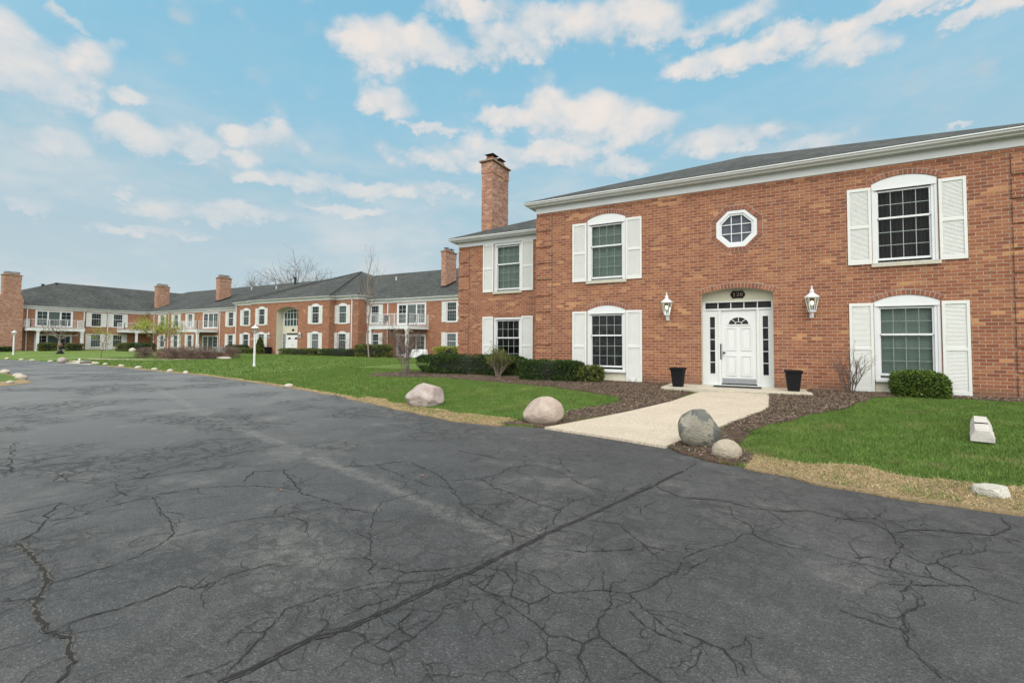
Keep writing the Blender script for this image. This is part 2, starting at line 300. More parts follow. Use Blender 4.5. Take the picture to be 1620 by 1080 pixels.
WORN = [(-17.0,7.6,-9.32,5.13),(-9.32,5.13,-3.79,3.69),(-3.79,3.69,-1.71,3.02)]
def asphalt_mat():
    m, k, b = new_mat('asphalt')
    co = k.node('ShaderNodeTexCoord').outputs['Object']; x, y, z = k.sep(co); p = k.comb(x, y, 0)
    f1 = k.noise(p, 0.35, 6, 0.65); f2 = k.noise(p, 2.2, 6, 0.7); agg = k.vor(p, 95, 'F1'); fine = k.noise(p, 190, 3, 0.7)
    c = k.ramp(f1, [(0.25, (0.033, 0.0345, 0.036)), (0.5, (0.046, 0.0475, 0.0485)), (0.75, (0.070, 0.070, 0.068))])
    f4 = k.noise(p, 9.0, 5, 0.7)
    c = k.mix(1.0, c, k.ramp(f2, [(0.25, 0.70), (0.75, 1.25)]), 'MULTIPLY')
    c = k.mix(1.0, c, k.ramp(f4, [(0.25, 0.78), (0.75, 1.22)]), 'MULTIPLY')
    gr = k.vor(p, 120, 'F1', 1.0, 'Color'); gx, gy, gzz = k.sep(gr)
    c = k.mix(1.0, c, k.ramp(gx, [(0.0, 0.62), (0.8, 1.12), (0.93, 1.25), (1.0, 1.9)]), 'MULTIPLY')
    # further along, the drive turns paler
    pale_amt = k.sstep(k.m('ADD', x, k.m('MULTIPLY', k.m('SUBTRACT', f1, 0.5), 6.0)), -2.0, -16.0)
    c = k.mix(k.m('MULTIPLY', pale_amt, 0.8), c, (0.135, 0.140, 0.138))
    # exposed pale stones where the seal has worn off
    seg = None
    for (x0, y0, x1, y1) in WORN:
        L = math.hypot(x1-x0, y1-y0); tx, ty = (x1-x0)/L, (y1-y0)/L
        a = k.m('ADD', k.m('MULTIPLY', k.m('SUBTRACT', x, x0), tx), k.m('MULTIPLY', k.m('SUBTRACT', y, y0), ty))
        q = k.m('ADD', k.m('MULTIPLY', k.m('SUBTRACT', x, x0), -ty), k.m('MULTIPLY', k.m('SUBTRACT', y, y0), tx))
        ex = k.m('MAXIMUM', k.m('MAXIMUM', k.m('MULTIPLY', a, -1.0), k.m('SUBTRACT', a, L)), 0.0)
        dd = k.m('SQRT', k.m('ADD', k.m('MULTIPLY', q, q), k.m('MULTIPLY', ex, ex)))
        s = k.sstep(k.m('ADD', dd, k.m('MULTIPLY', k.m('SUBTRACT', f2, 0.5), 0.42)), 0.15, 0.03)
        seg = s if seg is None else k.m('MAXIMUM', seg, s)
    worn = k.sstep(k.m('ADD', k.noise(p, 0.8, 5, 0.7), k.m('MULTIPLY', f2, 0.25)), 0.62, 0.82)
    w = k.m('MAXIMUM', k.m('MULTIPLY', seg, k.m('MULTIPLY', k.ramp(f4, [(0.36, 0.15), (0.60, 0.85)]), k.ramp(k.noise(p, 0.9, 4, 0.6), [(0.35, 0.45), (0.6, 1.0)]))), k.m('MULTIPLY', k.m('MULTIPLY', worn, 0.85), k.ramp(f4, [(0.35, 0.3), (0.65, 1.0)])))
    stones = k.sstep(k.vor(p, 120, 'F1', 1.0), 0.42, 0.22)
    c = k.mix(k.m('MULTIPLY', w, k.m('MULTIPLY_ADD', stones, 0.60, 0.28)), c, (0.25, 0.243, 0.215))
    spk = k.sstep(k.noise(p, 70, 2, 0.5), 0.72, 0.80)
    c = k.mix(k.m('MULTIPLY', spk, 0.30), c, (0.25, 0.24, 0.22))
    c = k.mix(0.6, c, k.ramp(fine, [(0.25, 0.45), (0.75, 1.35)]), 'MULTIPLY')
    pit = k.sstep(k.noise(p, 48, 3, 0.6), 0.58, 0.70)
    c = k.mix(k.m('MULTIPLY', pit, 0.55), c, (0.016, 0.017, 0.018))
    # alligator cracking in patches
    wp = k.vm('ADD', p, k.scale(k.node('ShaderNodeTexNoise').outputs['Color'], 0.0))
    wob = k.comb(k.m('MULTIPLY', k.noise(p, 3.0, 5, 0.65), 0.5), k.m('MULTIPLY', k.noise(k.vm('ADD', p, (9.0, 4.0, 0.0)), 3.0, 5, 0.65), 0.5), 0)
    pw = k.vm('ADD', p, wob)
    e1 = k.vor(pw, 1.7, 'DISTANCE_TO_EDGE'); e2 = k.vor(pw, 4.2, 'DISTANCE_TO_EDGE')
    msk = k.sstep(k.noise(k.vm('ADD', p, (3.0, 17.0, 0.0)), 0.40, 4, 0.55), 0.46, 0.56)
    near = k.m('MULTIPLY_ADD', k.sstep(x, -3.4, -5.5), 0.45, 0.55)
    cr = k.m('MULTIPLY', k.m('MAXIMUM', k.sstep(e1, 0.030, 0.010), k.m('MULTIPLY', k.sstep(e2, 0.065, 0.022), 0.9)), k.m('MULTIPLY', msk, near))
    c = k.mix(k.m('MULTIPLY', cr, 0.85), c, (0.014, 0.014, 0.014))
    dk = k.m('MULTIPLY', k.m('MULTIPLY', msk, near), k.sstep(f2, 0.4, 0.7))
    c = k.mix(k.m('MULTIPLY', dk, 0.6), c, (0.028, 0.028, 0.027))
    k.l.new(c, b.inputs['Base Color'])
    k.l.new(k.ramp(f2, [(0.3, 0.62), (0.7, 0.80)]), b.inputs['Roughness']); b.inputs['Specular IOR Level'].default_value = 0.45
    h = k.m('ADD', k.m('MULTIPLY', agg, 0.7), k.m('MULTIPLY', fine, 0.5)); h = k.m('SUBTRACT', h, k.m('MULTIPLY', cr, 1.5))
    nb = k.bump(f2, 0.25, 0.02)
    k.l.new(k.bump(h, 0.75, 0.006, nb), b.inputs['Normal']); return m
M['asphalt'] = asphalt_mat()
M['crack'] = simple('crack_dirt', (0.012, 0.012, 0.012), 0.95, 0.35, 12)
M['silt'] = simple('crack_silt', (0.060, 0.056, 0.048), 0.95, 0.45, 45, 0.4, 60)
M['sealer'] = simple('crack_sealer', (0.030, 0.030, 0.029), 0.85, 0.4, 25, 0.4, 60)
def lawn_mat():
    m, k, b = new_mat('turf')
    co = k.node('ShaderNodeTexCoord').outputs['Object']; x, y, z = k.sep(co); p = k.comb(x, y, 0)
    f1 = k.noise(p, 0.22, 5, 0.6); f2 = k.noise(p, 1.7, 5, 0.65); f3 = k.noise(p, 28, 5, 0.75)
    c = k.ramp(f1, [(0.3, (0.080, 0.142, 0.024)), (0.55, (0.120, 0.186, 0.040)), (0.75, (0.185, 0.232, 0.075))])
    mow = k.m('SINE', k.m('ADD', k.m('MULTIPLY', k.m('ADD', k.m('MULTIPLY', x, 0.25), y), 4.2), k.m('MULTIPLY', f1, 5.0)))
    c = k.mix(k.m('MULTIPLY_ADD', mow, 0.10, 0.10), c, (0.155, 0.195, 0.075))
    c = k.mix(0.65, c, k.ramp(f2, [(0.3, 0.62), (0.7, 1.25)]), 'MULTIPLY')
    c = k.mix(0.75, c, k.ramp(f3, [(0.25, 0.5), (0.75, 1.4)]), 'MULTIPLY')
    c = k.mix(k.m('MULTIPLY', k.sstep(k.noise(k.comb(k.m('MULTIPLY', x, 0.5), y, 3.0), 1.1, 6, 0.7), 0.58, 0.74), 0.5), c, (0.23, 0.225, 0.10))
    k.l.new(c, b.inputs['Base Color']); b.inputs['Roughness'].default_value = 0.9; b.inputs['Specular IOR Level'].default_value = 0.15
    k.l.new(k.bump(f3, 1.0, 0.05), b.inputs['Normal']); return m
M['lawn'] = lawn_mat()
def blade_mat(name, a, bb, cc, patch=None):
    m, k, b = new_mat(name)
    g = k.node('ShaderNodeNewGeometry'); co = k.node('ShaderNodeTexCoord').outputs['Object']
    c = k.ramp(g.outputs['Random Per Island'], [(0.0, a), (0.55, bb), (1.0, cc)])
    if patch:
        x, y, z = k.sep(co)
        c = k.mix(k.m('MULTIPLY', k.sstep(k.noise(k.comb(x, y, 0), 0.9, 5, 0.6), 0.50, 0.72), 0.75), c, patch)
        c = k.mix(k.m('MULTIPLY', k.sstep(k.noise(k.comb(x, y, 3.0), 1.9, 5, 0.65), 0.56, 0.70), 0.65), c, (0.20, 0.185, 0.085))
        c = k.mix(0.6, c, k.ramp(k.noise(k.comb(x, y, 0), 2.4, 4, 0.6), [(0.3, 0.5), (0.7, 1.25)]), 'MULTIPLY')
    k.l.new(c, b.inputs['Base Color']); b.inputs['Roughness'].default_value = 0.6; b.inputs['Specular IOR Level'].default_value = 0.2
    return m
M['blade'] = blade_mat('grass_blades', (0.048, 0.105, 0.016), (0.088, 0.165, 0.028), (0.165, 0.235, 0.058), (0.17, 0.21, 0.06))
M['straw'] = blade_mat('dead_grass', (0.20, 0.138, 0.064), (0.39, 0.290, 0.148), (0.56, 0.45, 0.26))
M['chips'] = blade_mat('bark_chips', (0.055, 0.039, 0.028), (0.138, 0.100, 0.073), (0.29, 0.225, 0.175))
M['yew'] = blade_mat('yew_needles', (0.010, 0.024, 0.006), (0.026, 0.052, 0.012), (0.070, 0.112, 0.022))
M['box'] = blade_mat('box_leaves', (0.022, 0.048, 0.008), (0.055, 0.098, 0.015), (0.13, 0.19, 0.030))
M['olive'] = blade_mat('olive_leaves', (0.035, 0.050, 0.010), (0.075, 0.098, 0.020), (0.15, 0.16, 0.035))
M['lime'] = blade_mat('young_leaves', (0.14, 0.18, 0.025), (0.22, 0.26, 0.04), (0.32, 0.34, 0.07))
M['brush'] = blade_mat('dry_twigs', (0.08, 0.05, 0.04), (0.14, 0.095, 0.075), (0.21, 0.155, 0.125))
M['bark'] = simple('bark', (0.105, 0.082, 0.068), 0.9, 0.35, 18, 0.4, 60)
M['bark_shrub'] = simple('shrub_bark', (0.13, 0.105, 0.095), 0.9, 0.3, 18)
M['bud'] = blade_mat('buds', (0.12, 0.08, 0.065), (0.20, 0.145, 0.12), (0.30, 0.23, 0.19))
M['bark_pale'] = simple('pale_bark', (0.20, 0.165, 0.135), 0.9, 0.3, 18, 0.4, 60)
M['bark_far'] = simple('grey_bark', (0.13, 0.105, 0.095), 0.9, 0.3, 6)
def mulch_mat():
    m, k, b = new_mat('mulch')
    co = k.node('ShaderNodeTexCoord').outputs['Object']; x, y, z = k.sep(co); p = k.comb(x, y, 0)
    f = k.noise(p, 30, 6, 0.75); g = k.noise(p, 1.4, 4, 0.6); vv = k.vor(p, 34, 'F1', 1.0, 'Color')
    c = k.ramp(f, [(0.25, (0.044, 0.031, 0.022)), (0.5, (0.112, 0.081, 0.059)), (0.8, (0.225, 0.172, 0.13))])
    c = k.mix(0.6, c, k.ramp(g, [(0.3, 0.65), (0.7, 1.3)]), 'MULTIPLY')
    c = k.mix(0.35, c, vv, 'OVERLAY')
    k.l.new(c, b.inputs['Base Color']); b.inputs['Roughness'].default_value = 0.95; b.inputs['Specular IOR Level'].default_value = 0.1
    k.l.new(k.bump(f, 1.0, 0.06), b.inputs['Normal']); return m
M['mulch'] = mulch_mat()
def thatch_mat():
    m, k, b = new_mat('thatch')
    co = k.node('ShaderNodeTexCoord').outputs['Object']; x, y, z = k.sep(co); p = k.comb(x, y, 0)
    f = k.noise(k.comb(k.m('MULTIPLY', x, 0.6), y, 0), 45, 5, 0.75); g = k.noise(p, 2.0, 5, 0.65)
    c = k.ramp(f, [(0.25, (0.10, 0.068, 0.034)), (0.5, (0.25, 0.182, 0.092)), (0.8, (0.44, 0.345, 0.195))])
    c = k.mix(k.sstep(g, 0.56, 0.72), c, (0.065, 0.045, 0.03))
    k.l.new(c, b.inputs['Base Color']); b.inputs['Roughness'].default_value = 0.95
    k.l.new(k.bump(f, 0.9, 0.04), b.inputs['Normal']); return m
M['thatch'] = thatch_mat()
def walk_mat():
    m, k, b = new_mat('exposed_aggregate')
    co = k.node('ShaderNodeTexCoord').outputs['Object']; x, y, z = k.sep(co); p = k.comb(x, y, 0)
    v = k.node('ShaderNodeTexVoronoi'); k.l.new(p, v.inputs['Vector']); v.inputs['Scale'].default_value = 70
    r, g, bb = k.sep(v.outputs['Color'])
    c = k.ramp(r, [(0.0, (0.27, 0.22, 0.16)), (0.4, (0.45, 0.39, 0.305)), (1.0, (0.57, 0.515, 0.43))])
    c = k.mix(k.sstep(v.outputs['Distance'], 0.35, 0.6), c, (0.36, 0.31, 0.24))
    c = k.mix(0.6, c, k.ramp(k.noise(p, 1.1, 5, 0.65), [(0.3, 0.82), (0.7, 1.1)]), 'MULTIPLY')
    k.l.new(c, b.inputs['Base Color']); b.inputs['Roughness'].default_value = 0.85
    k.l.new(k.bump(v.outputs['Distance'], 0.5, 0.006), b.inputs['Normal']); return m
M['walk'] = walk_mat()
M['concrete'] = simple('concrete', (0.40, 0.365, 0.29), 0.85, 0.2, 3, 0.25, 80)
M['old_concrete'] = simple('old_concrete', (0.42, 0.405, 0.37), 0.9, 0.22, 7, 0.5, 45)
def rock_mat(name, stops, spots, scale=9.0, band=0.0, patch=None):
    m, k, b = new_mat(name)
    co = k.node('ShaderNodeTexCoord').outputs['Object']
    f = k.noise(co, scale*0.5, 6, 0.65); s = k.noise(co, 85, 3, 0.7); v = k.vor(co, 60, 'F1')
    c = k.ramp(f, stops)
    c = k.mix(k.m('MULTIPLY', k.sstep(s, 0.56, 0.66), 0.6), c, spots)
    c = k.mix(k.m('MULTIPLY', k.sstep(s, 0.42, 0.34), 0.35), c, tuple(min(1, q*1.35) for q in stops[-1][1]))
    if patch:
        c = k.mix(k.m('MULTIPLY', k.sstep(k.noise(k.vm('ADD', co, (2.2, 0.4, 1.3)), 2.6, 3, 0.5), 0.47, 0.51), 0.85), c, patch)
    x, y, z = k.sep(co)
    dirt = k.sstep(k.m('ADD', z, k.m('MULTIPLY', f, 0.10)), 0.12, 0.03)
    c = k.mix(k.m('MULTIPLY', dirt, 0.5), c, (0.10, 0.075, 0.055))
    k.l.new(c, b.inputs['Base Color']); b.inputs['Roughness'].default_value = 0.82; b.inputs['Specular IOR Level'].default_value = 0.3
    k.l.new(k.bump(k.m('ADD', k.noise(co, 22, 6, 0.7), k.m('MULTIPLY', v, 0.4)), 0.9, 0.022), b.inputs['Normal']); return m
M['pink_rock'] = rock_mat('pink_granite', [(0.25, (0.19, 0.148, 0.136)), (0.5, (0.33, 0.280, 0.258)), (0.75, (0.46, 0.410, 0.385))], (0.15, 0.09, 0.08)) if True else rock_mat('pink_granite', [(0.25, (0.166, 0.108, 0.097)), (0.5, (0.259, 0.191, 0.173)), (0.8, (0.360, 0.295, 0.270))], (0.115, 0.065, 0.058))
M['salmon_rock'] = rock_mat('salmon_granite', [(0.25, (0.25, 0.19, 0.155)), (0.5, (0.36, 0.295, 0.25)), (0.8, (0.45, 0.39, 0.335))], (0.20, 0.12, 0.095)) if True else rock_mat('salmon_granite', [(0.25, (0.216, 0.144, 0.112)), (0.5, (0.302, 0.223, 0.184)), (0.8, (0.374, 0.302, 0.259))], (0.158, 0.094, 0.072))
M['grey_rock'] = rock_mat('grey_fieldstone', [(0.25, (0.17, 0.162, 0.135)), (0.5, (0.245, 0.23, 0.185)), (0.8, (0.32, 0.30, 0.25))], (0.12, 0.11, 0.09), 7, 0, (0.085, 0.095, 0.09)) if True else rock_mat('grey_fieldstone', [(0.25, (0.128, 0.124, 0.105)), (0.5, (0.188, 0.176, 0.143)), (0.8, (0.247, 0.232, 0.199))], (0.083, 0.079, 0.068), 7, 0, (0.056, 0.064, 0.060))
M['tan_rock'] = rock_mat('tan_pebble_stone', [(0.25, (0.252, 0.215, 0.163)), (0.5, (0.333, 0.292, 0.229)), (0.8, (0.414, 0.370, 0.303))], (0.148, 0.111, 0.081))
M['white_rock'] = rock_mat('white_limestone', [(0.25, (0.234, 0.226, 0.195)), (0.5, (0.452, 0.437, 0.382)), (0.8, (0.562, 0.546, 0.491))], (0.234, 0.218, 0.179), 5)
M['curb_rock'] = rock_mat('painted_stone', [(0.25, (0.311, 0.274, 0.215)), (0.5, (0.400, 0.363, 0.303)), (0.8, (0.488, 0.459, 0.407))], (0.185, 0.148, 0.118))
M['wall_stone'] = simple('retaining_stone', (0.105, 0.062, 0.045), 0.9, 0.45, 3.5, 0.5, 20)
M['tarp'] = simple('pale_cover', (0.48, 0.49, 0.50), 0.5, 0.3, 6)
M['copper'] = simple('number', (0.20, 0.155, 0.11), 0.5, 0.1, 5, 0, 0, 0.3)
M['leaf_litter'] = simple('dry_leaf', (0.20, 0.09, 0.04), 0.8, 0.3, 40)
M['terracotta'] = simple('brown_wood', (0.17, 0.09, 0.05), 0.8, 0.2, 5)

# ------------------------------------------------------------------ mesh helpers
I4 = Matrix.Identity(4)
class MB:
    """collects polygons and links them as one mesh object, with UVs in metres"""
    def __init__(s, T=None): s.v = []; s.f = []; s.mi = []; s.T = T or I4
    def add(s, verts, faces, mi=0):
        o = len(s.v); s.v += [tuple(v) for v in verts]
        for f in faces: s.f.append(tuple(i+o for i in f)); s.mi.append(mi)
    def quad(s, a, b, c, d, mi=0): s.add((a, b, c, d), ((0, 1, 2, 3),), mi)
    def box(s, x0, x1, y0, y1, z0, z1, mi=0):
        s.add([(x0,y0,z0),(x1,y0,z0),(x1,y1,z0),(x0,y1,z0),(x0,y0,z1),(x1,y0,z1),(x1,y1,z1),(x0,y1,z1)],
              ((0,3,2,1),(4,5,6,7),(0,1,5,4),(1,2,6,5),(2,3,7,6),(3,0,4,7)), mi)
    def prism(s, poly, y0, y1, mi=0):
        """polygon in (x, z), anticlockwise seen from -y, extruded from y0 to y1"""
        n = len(poly); vs = [(x, y0, z) for x, z in poly]+[(x, y1, z) for x, z in poly]
        fs = [tuple(range(n)), tuple(range(2*n-1, n-1, -1))]+[(i, i+n, (i+1) % n+n, (i+1) % n) for i in range(n)]
        s.add(vs, fs, mi)
    def tube(s, p0, p1, r0, r1=None, n=8, mi=0, caps=True):
        r1 = r0 if r1 is None else r1
        p0 = Vector(p0); p1 = Vector(p1); d = (p1-p0).normalized()
        a = d.orthogonal().normalized(); b = d.cross(a)
        vs = [p+a*(r*math.cos(2*math.pi*i/n))+b*(r*math.sin(2*math.pi*i/n)) for p, r in ((p0, r0), (p1, r1)) for i in range(n)]
        fs = [(i, (i+1) % n, (i+1) % n+n, i+n) for i in range(n)]
        if caps: fs += [tuple(range(n-1, -1, -1)), tuple(range(n, 2*n))]
        s.add(vs, fs, mi)
    def lathe(s, prof, n=12, c=(0, 0, 0), mi=0, ang=0.0):
        """profile of (radius, z) from bottom to top"""
        vs = [(c[0]+r*math.cos(ang+2*math.pi*i/n), c[1]+r*math.sin(ang+2*math.pi*i/n), c[2]+z) for r, z in prof for i in range(n)]
        fs = [(j*n+i, j*n+(i+1) % n, (j+1)*n+(i+1) % n, (j+1)*n+i) for j in range(len(prof)-1) for i in range(n)]
        fs += [tuple(range(n-1, -1, -1)), tuple(range((len(prof)-1)*n, len(prof)*n))]
        s.add(vs, fs, mi)
    def build(s, name, mats, parent=None, smooth=False):
        me = bpy.data.meshes.new(name)
        me.from_pydata(s.v, [], s.f)
        for m in (mats if isinstance(mats, (list, tuple)) else [mats]): me.materials.append(m)
        me.polygons.foreach_set('material_index', s.mi)
        if smooth: me.polygons.foreach_set('use_smooth', [True]*len(s.f))
        me.update()
        uv = me.uv_layers.new(name='UVMap').data
        zz = Vector((0, 0, 1))
        for p in me.polygons:
            n = p.normal
            if abs(n.z) > 0.995: t = Vector((1, 0, 0)); b = Vector((0, 1, 0))
            else: t = zz.cross(n).normalized(); b = n.cross(t)
            for li in p.loop_indices:
                co = me.vertices[me.loops[li].vertex_index].co
                uv[li].uv = (co.dot(t), co.dot(b))
        if s.T is not I4: me.transform(s.T)
        o = bpy.data.objects.new(name, me); COL.objects.link(o)
        if parent is not None: attach(o, parent)
        return o
def attach(o, parent):
    o.parent = parent
    if parent.parent is None and parent.type == 'EMPTY': o.matrix_parent_inverse = Matrix.Translation(-parent.location)
def tag(o, label, cat, group=None, kind=None):
    if kind: o['kind'] = kind
    if label: o['label'] = label
    if cat: o['category'] = cat
    if group: o['group'] = group
    return o
def thing(name, label, cat, loc=(0, 0, 0), group=None):
    o = bpy.data.objects.new(name, None); COL.objects.link(o); o.location = loc; o.empty_display_size = 0.3
    return tag(o, label, cat, group)
def struct(o, label=None):
    o['kind'] = 'structure'
    if label: o['label'] = label
    return o
def copy_tree(o, parent=None):
    c = o.copy(); COL.objects.link(c)
    if parent is not None: c.parent = parent
    for ch in o.children: copy_tree(ch, c)
    return c
def place(proto, used, parent, M4):
    """first use takes the prototype itself, later uses take copies of it and of its parts"""
    o = proto if not used.get(proto.name) else copy_tree(proto)
    used[proto.name] = True
    o.parent = parent; o.matrix_parent_inverse = Matrix.Translation(-parent.location)
    o.matrix_basis = M4
    return o
USED = {}
def np_mesh(name, verts, faces_n, mat, parent=None, mi=None):
    """verts (k*n,3) used in order, n per face"""
    n = faces_n; nv = len(verts); nf = nv//n
    me = bpy.data.meshes.new(name)
    me.vertices.add(nv); me.vertices.foreach_set('co', np.ascontiguousarray(verts, dtype=np.float32).ravel())
    me.loops.add(nv); me.loops.foreach_set('vertex_index', np.arange(nv, dtype=np.int32))
    me.polygons.add(nf); me.polygons.foreach_set('loop_start', np.arange(0, nv, n, dtype=np.int32))
    me.polygons.foreach_set('loop_total', np.full(nf, n, dtype=np.int32))
    for m in (mat if isinstance(mat, (list, tuple)) else [mat]): me.materials.append(m)
    if mi is not None: me.polygons.foreach_set('material_index', np.asarray(mi, dtype=np.int32))
    me.update(calc_edges=True); me.validate()
    o = bpy.data.objects.new(name, me); COL.objects.link(o)
    if parent is not None: attach(o, parent)
    return o

# ------------------------------------------------------------------ lie of the land
EDGE = [(1.84,5.64),(1.36,5.67),(.87,5.73),(.31,5.89),(-.25,6.16),(-.76,6.22),(-1.32,6.83),(-3.38,7.33),(-4.16,7.12),(-5.17,7.11),(-7.89,8.03),(-10.03,8.82),(-13.76,9.8),(-16.32,10.37),(-20.88,11.32),(-25.4,11.74),(-28.71,12.13),(-36.24,12.91),(-39.11,13.02),(-43.3,13.21),(-48.08,13.13),(-51.8,12.74)]
EX = np.array([-140.0, -90.0, -60.0]+[e[0] for e in EDGE][::-1]+[6.0, 40.0]); EY = np.array([3.0, 8.0, 12.0]+[e[1] for e in EDGE][::-1]+[5.6, 7.0])
def yedge(X): return np.interp(X, EX, EY)
def ground(X, Y):
    X = np.asarray(X, float); Y = np.asarray(Y, float)
    t = np.clip((Y-yedge(X))/7.0, 0, 1)
    top = -.12*np.clip((-12-X)/6.0, 0, 1)
    top = top*np.clip((X+85)/15.0, 0.3, 1)
    return -.3+(.3+top)*(t*t*(3-2*t)*.5+t*.5)
def gz(x, y): return float(ground(x, y))

# ------------------------------------------------------------------ building kit
def arch_pts(x0, x1, zs, rise, n=14):
    """segmental arch from (x0, zs) to (x1, zs)"""
    w = (x1-x0)/2; R = (w*w+rise*rise)/(2*rise); cz = zs+rise-R; a = math.asin(w/R); cx = (x0+x1)/2
    return [(cx+R*math.sin(-a+2*a*i/n), cz+R*math.cos(-a+2*a*i/n)) for i in range(n+1)]
def wall(b, x0, x1, z0, z1, y, holes, reveal=0.10, mi=0, rmi=0):
    """wall in the plane y with holes: (x0, x1, z0, z1) or (x0, x1, z0, spring, rise) or ('oct', cx, cz, r)"""
    rects = []
    for h in holes:
        if h[0] == 'oct': rects.append((h[1]-h[3], h[1]+h[3], h[2]-h[3], h[2]+h[3]))
        elif len(h) == 5: rects.append((h[0], h[1], h[2], h[3]+h[4]+0.001))
        else: rects.append(h)
    xs = sorted({x0, x1, *[r[0] for r in rects], *[r[1] for r in rects]}); zs = sorted({z0, z1, *[r[2] for r in rects], *[r[3] for r in rects]})
    xs = [x for x in xs if x0 <= x <= x1]; zs = [z for z in zs if z0 <= z <= z1]
    for i in range(len(xs)-1):
        for j in range(len(zs)-1):
            cx, cz = (xs[i]+xs[i+1])/2, (zs[j]+zs[j+1])/2
            if any(r[0] < cx < r[1] and r[2] < cz < r[3] for r in rects): continue
            b.quad((xs[i], y, zs[j]), (xs[i+1], y, zs[j]), (xs[i+1], y, zs[j+1]), (xs[i], y, zs[j+1]), mi)
    for h, r in zip(holes, rects):
        if h[0] == 'oct':
            q = h[3]*math.tan(math.pi/8); cx, cz, R = h[1], h[2], h[3]
            P = [(cx+R, cz-q), (cx+R, cz+q), (cx+q, cz+R), (cx-q, cz+R), (cx-R, cz+q), (cx-R, cz-q), (cx-q, cz-R), (cx+q, cz-R)]
            for (sx, sz, i0, i1) in ((1, 1, 1, 2), (-1, 1, 3, 4), (-1, -1, 5, 6), (1, -1, 7, 0)):
                b.add([(P[i0][0], y, P[i0][1]), (cx+sx*R, y, cz+sz*R), (P[i1][0], y, P[i1][1])], ((0, 1, 2),), mi)
            L = P
        elif len(h) == 5:
            A = arch_pts(h[0], h[1], h[3], h[4]); zt = r[3]
            for p, q in zip(A[:-1], A[1:]): b.quad((p[0], y, p[1]), (q[0], y, q[1]), (q[0], y, zt), (p[0], y, zt), mi)
            L = [(h[0], h[2]), (h[1], h[2])]+A[::-1]
        else: L = [(h[0], h[2]), (h[1], h[2]), (h[1], h[3]), (h[0], h[3])]
        for p, q in zip(L, L[1:]+L[:1]):
            if abs(p[0]-q[0])+abs(p[1]-q[1]) < 1e-5: continue
            b.quad((p[0], y, p[1]), (p[0], y+reveal, p[1]), (q[0], y+reveal, q[1]), (q[0], y, q[1]), rmi)
def arch_bricks(b, x0, x1, zs, rise, y, depth=0.115, n=None, proud=0.006):
    w = (x1-x0)/2; R = (w*w+rise*rise)/(2*rise); cz = zs+rise-R; a = math.asin(w/R)*1.03; cx = (x0+x1)/2
    n = n or max(6, int(2*a*R/0.082))
    def pt(t, r): return (cx+r*math.sin(t), cz+r*math.cos(t))
    for i in range(n):
        t0 = -a+2*a*(i+0.09)/n; t1 = -a+2*a*(i+0.91)/n
        b.prism([pt(t0, R+0.004), pt(t1, R+0.004), pt(t1, R+depth), pt(t0, R+depth)], y-proud-random.random()*0.002, y+0.02)
    m = 24
    for i in range(m):
        t0 = -a+2*a*i/m; t1 = -a+2*a*(i+1)/m
        P = [pt(t0, R+0.002), pt(t1, R+0.002), pt(t1, R+depth+0.012), pt(t0, R+depth+0.012)]
        b.add([(p[0], y-0.003, p[1]) for p in P], ((0, 1, 2, 3),), 1)
def extrude_path(b, path, prof, mi=0):
    """sweep profile (out, z) along a wall path (x, y); outside is on the right of the direction of travel"""
    n = len(path); offs = []
    for i, p in enumerate(path):
        def nrm(a, c):
            dx, dy = c[0]-a[0], c[1]-a[1]; L = math.hypot(dx, dy); return (dy/L, -dx/L)
        if i == 0: nx, ny = nrm(path[0], path[1])
        elif i == n-1: nx, ny = nrm(path[-2], path[-1])
        else:
            a = nrm(path[i-1], p); c = nrm(p, path[i+1]); s = 1+a[0]*c[0]+a[1]*c[1]; nx, ny = (a[0]+c[0])/s, (a[1]+c[1])/s
        offs.append((nx, ny))
    vs = [(p[0]+o[0]*q, p[1]+o[1]*q, z) for p, o in zip(path, offs) for q, z in prof]; k = len(prof)
    b.add(vs, [(i*k+j, (i+1)*k+j, (i+1)*k+j+1, i*k+j+1) for i in range(n-1) for j in range(k-1)], mi)
def cornice_prof(zb, fr=0.20):
    return [(0.0, zb), (0.03, zb), (0.03, zb+fr), (0.19, zb+fr+0.01), (0.19, zb+fr-0.005), (0.215, zb+fr-0.005), (0.225, zb+fr+0.02), (0.27, zb+fr+0.04), (0.305, zb+fr+0.052), (0.315, zb+fr+0.09), (0.345, zb+fr+0.10), (0.345, zb+fr+0.125), (0.30, zb+fr+0.125), (0.29, zb+fr+0.06)]
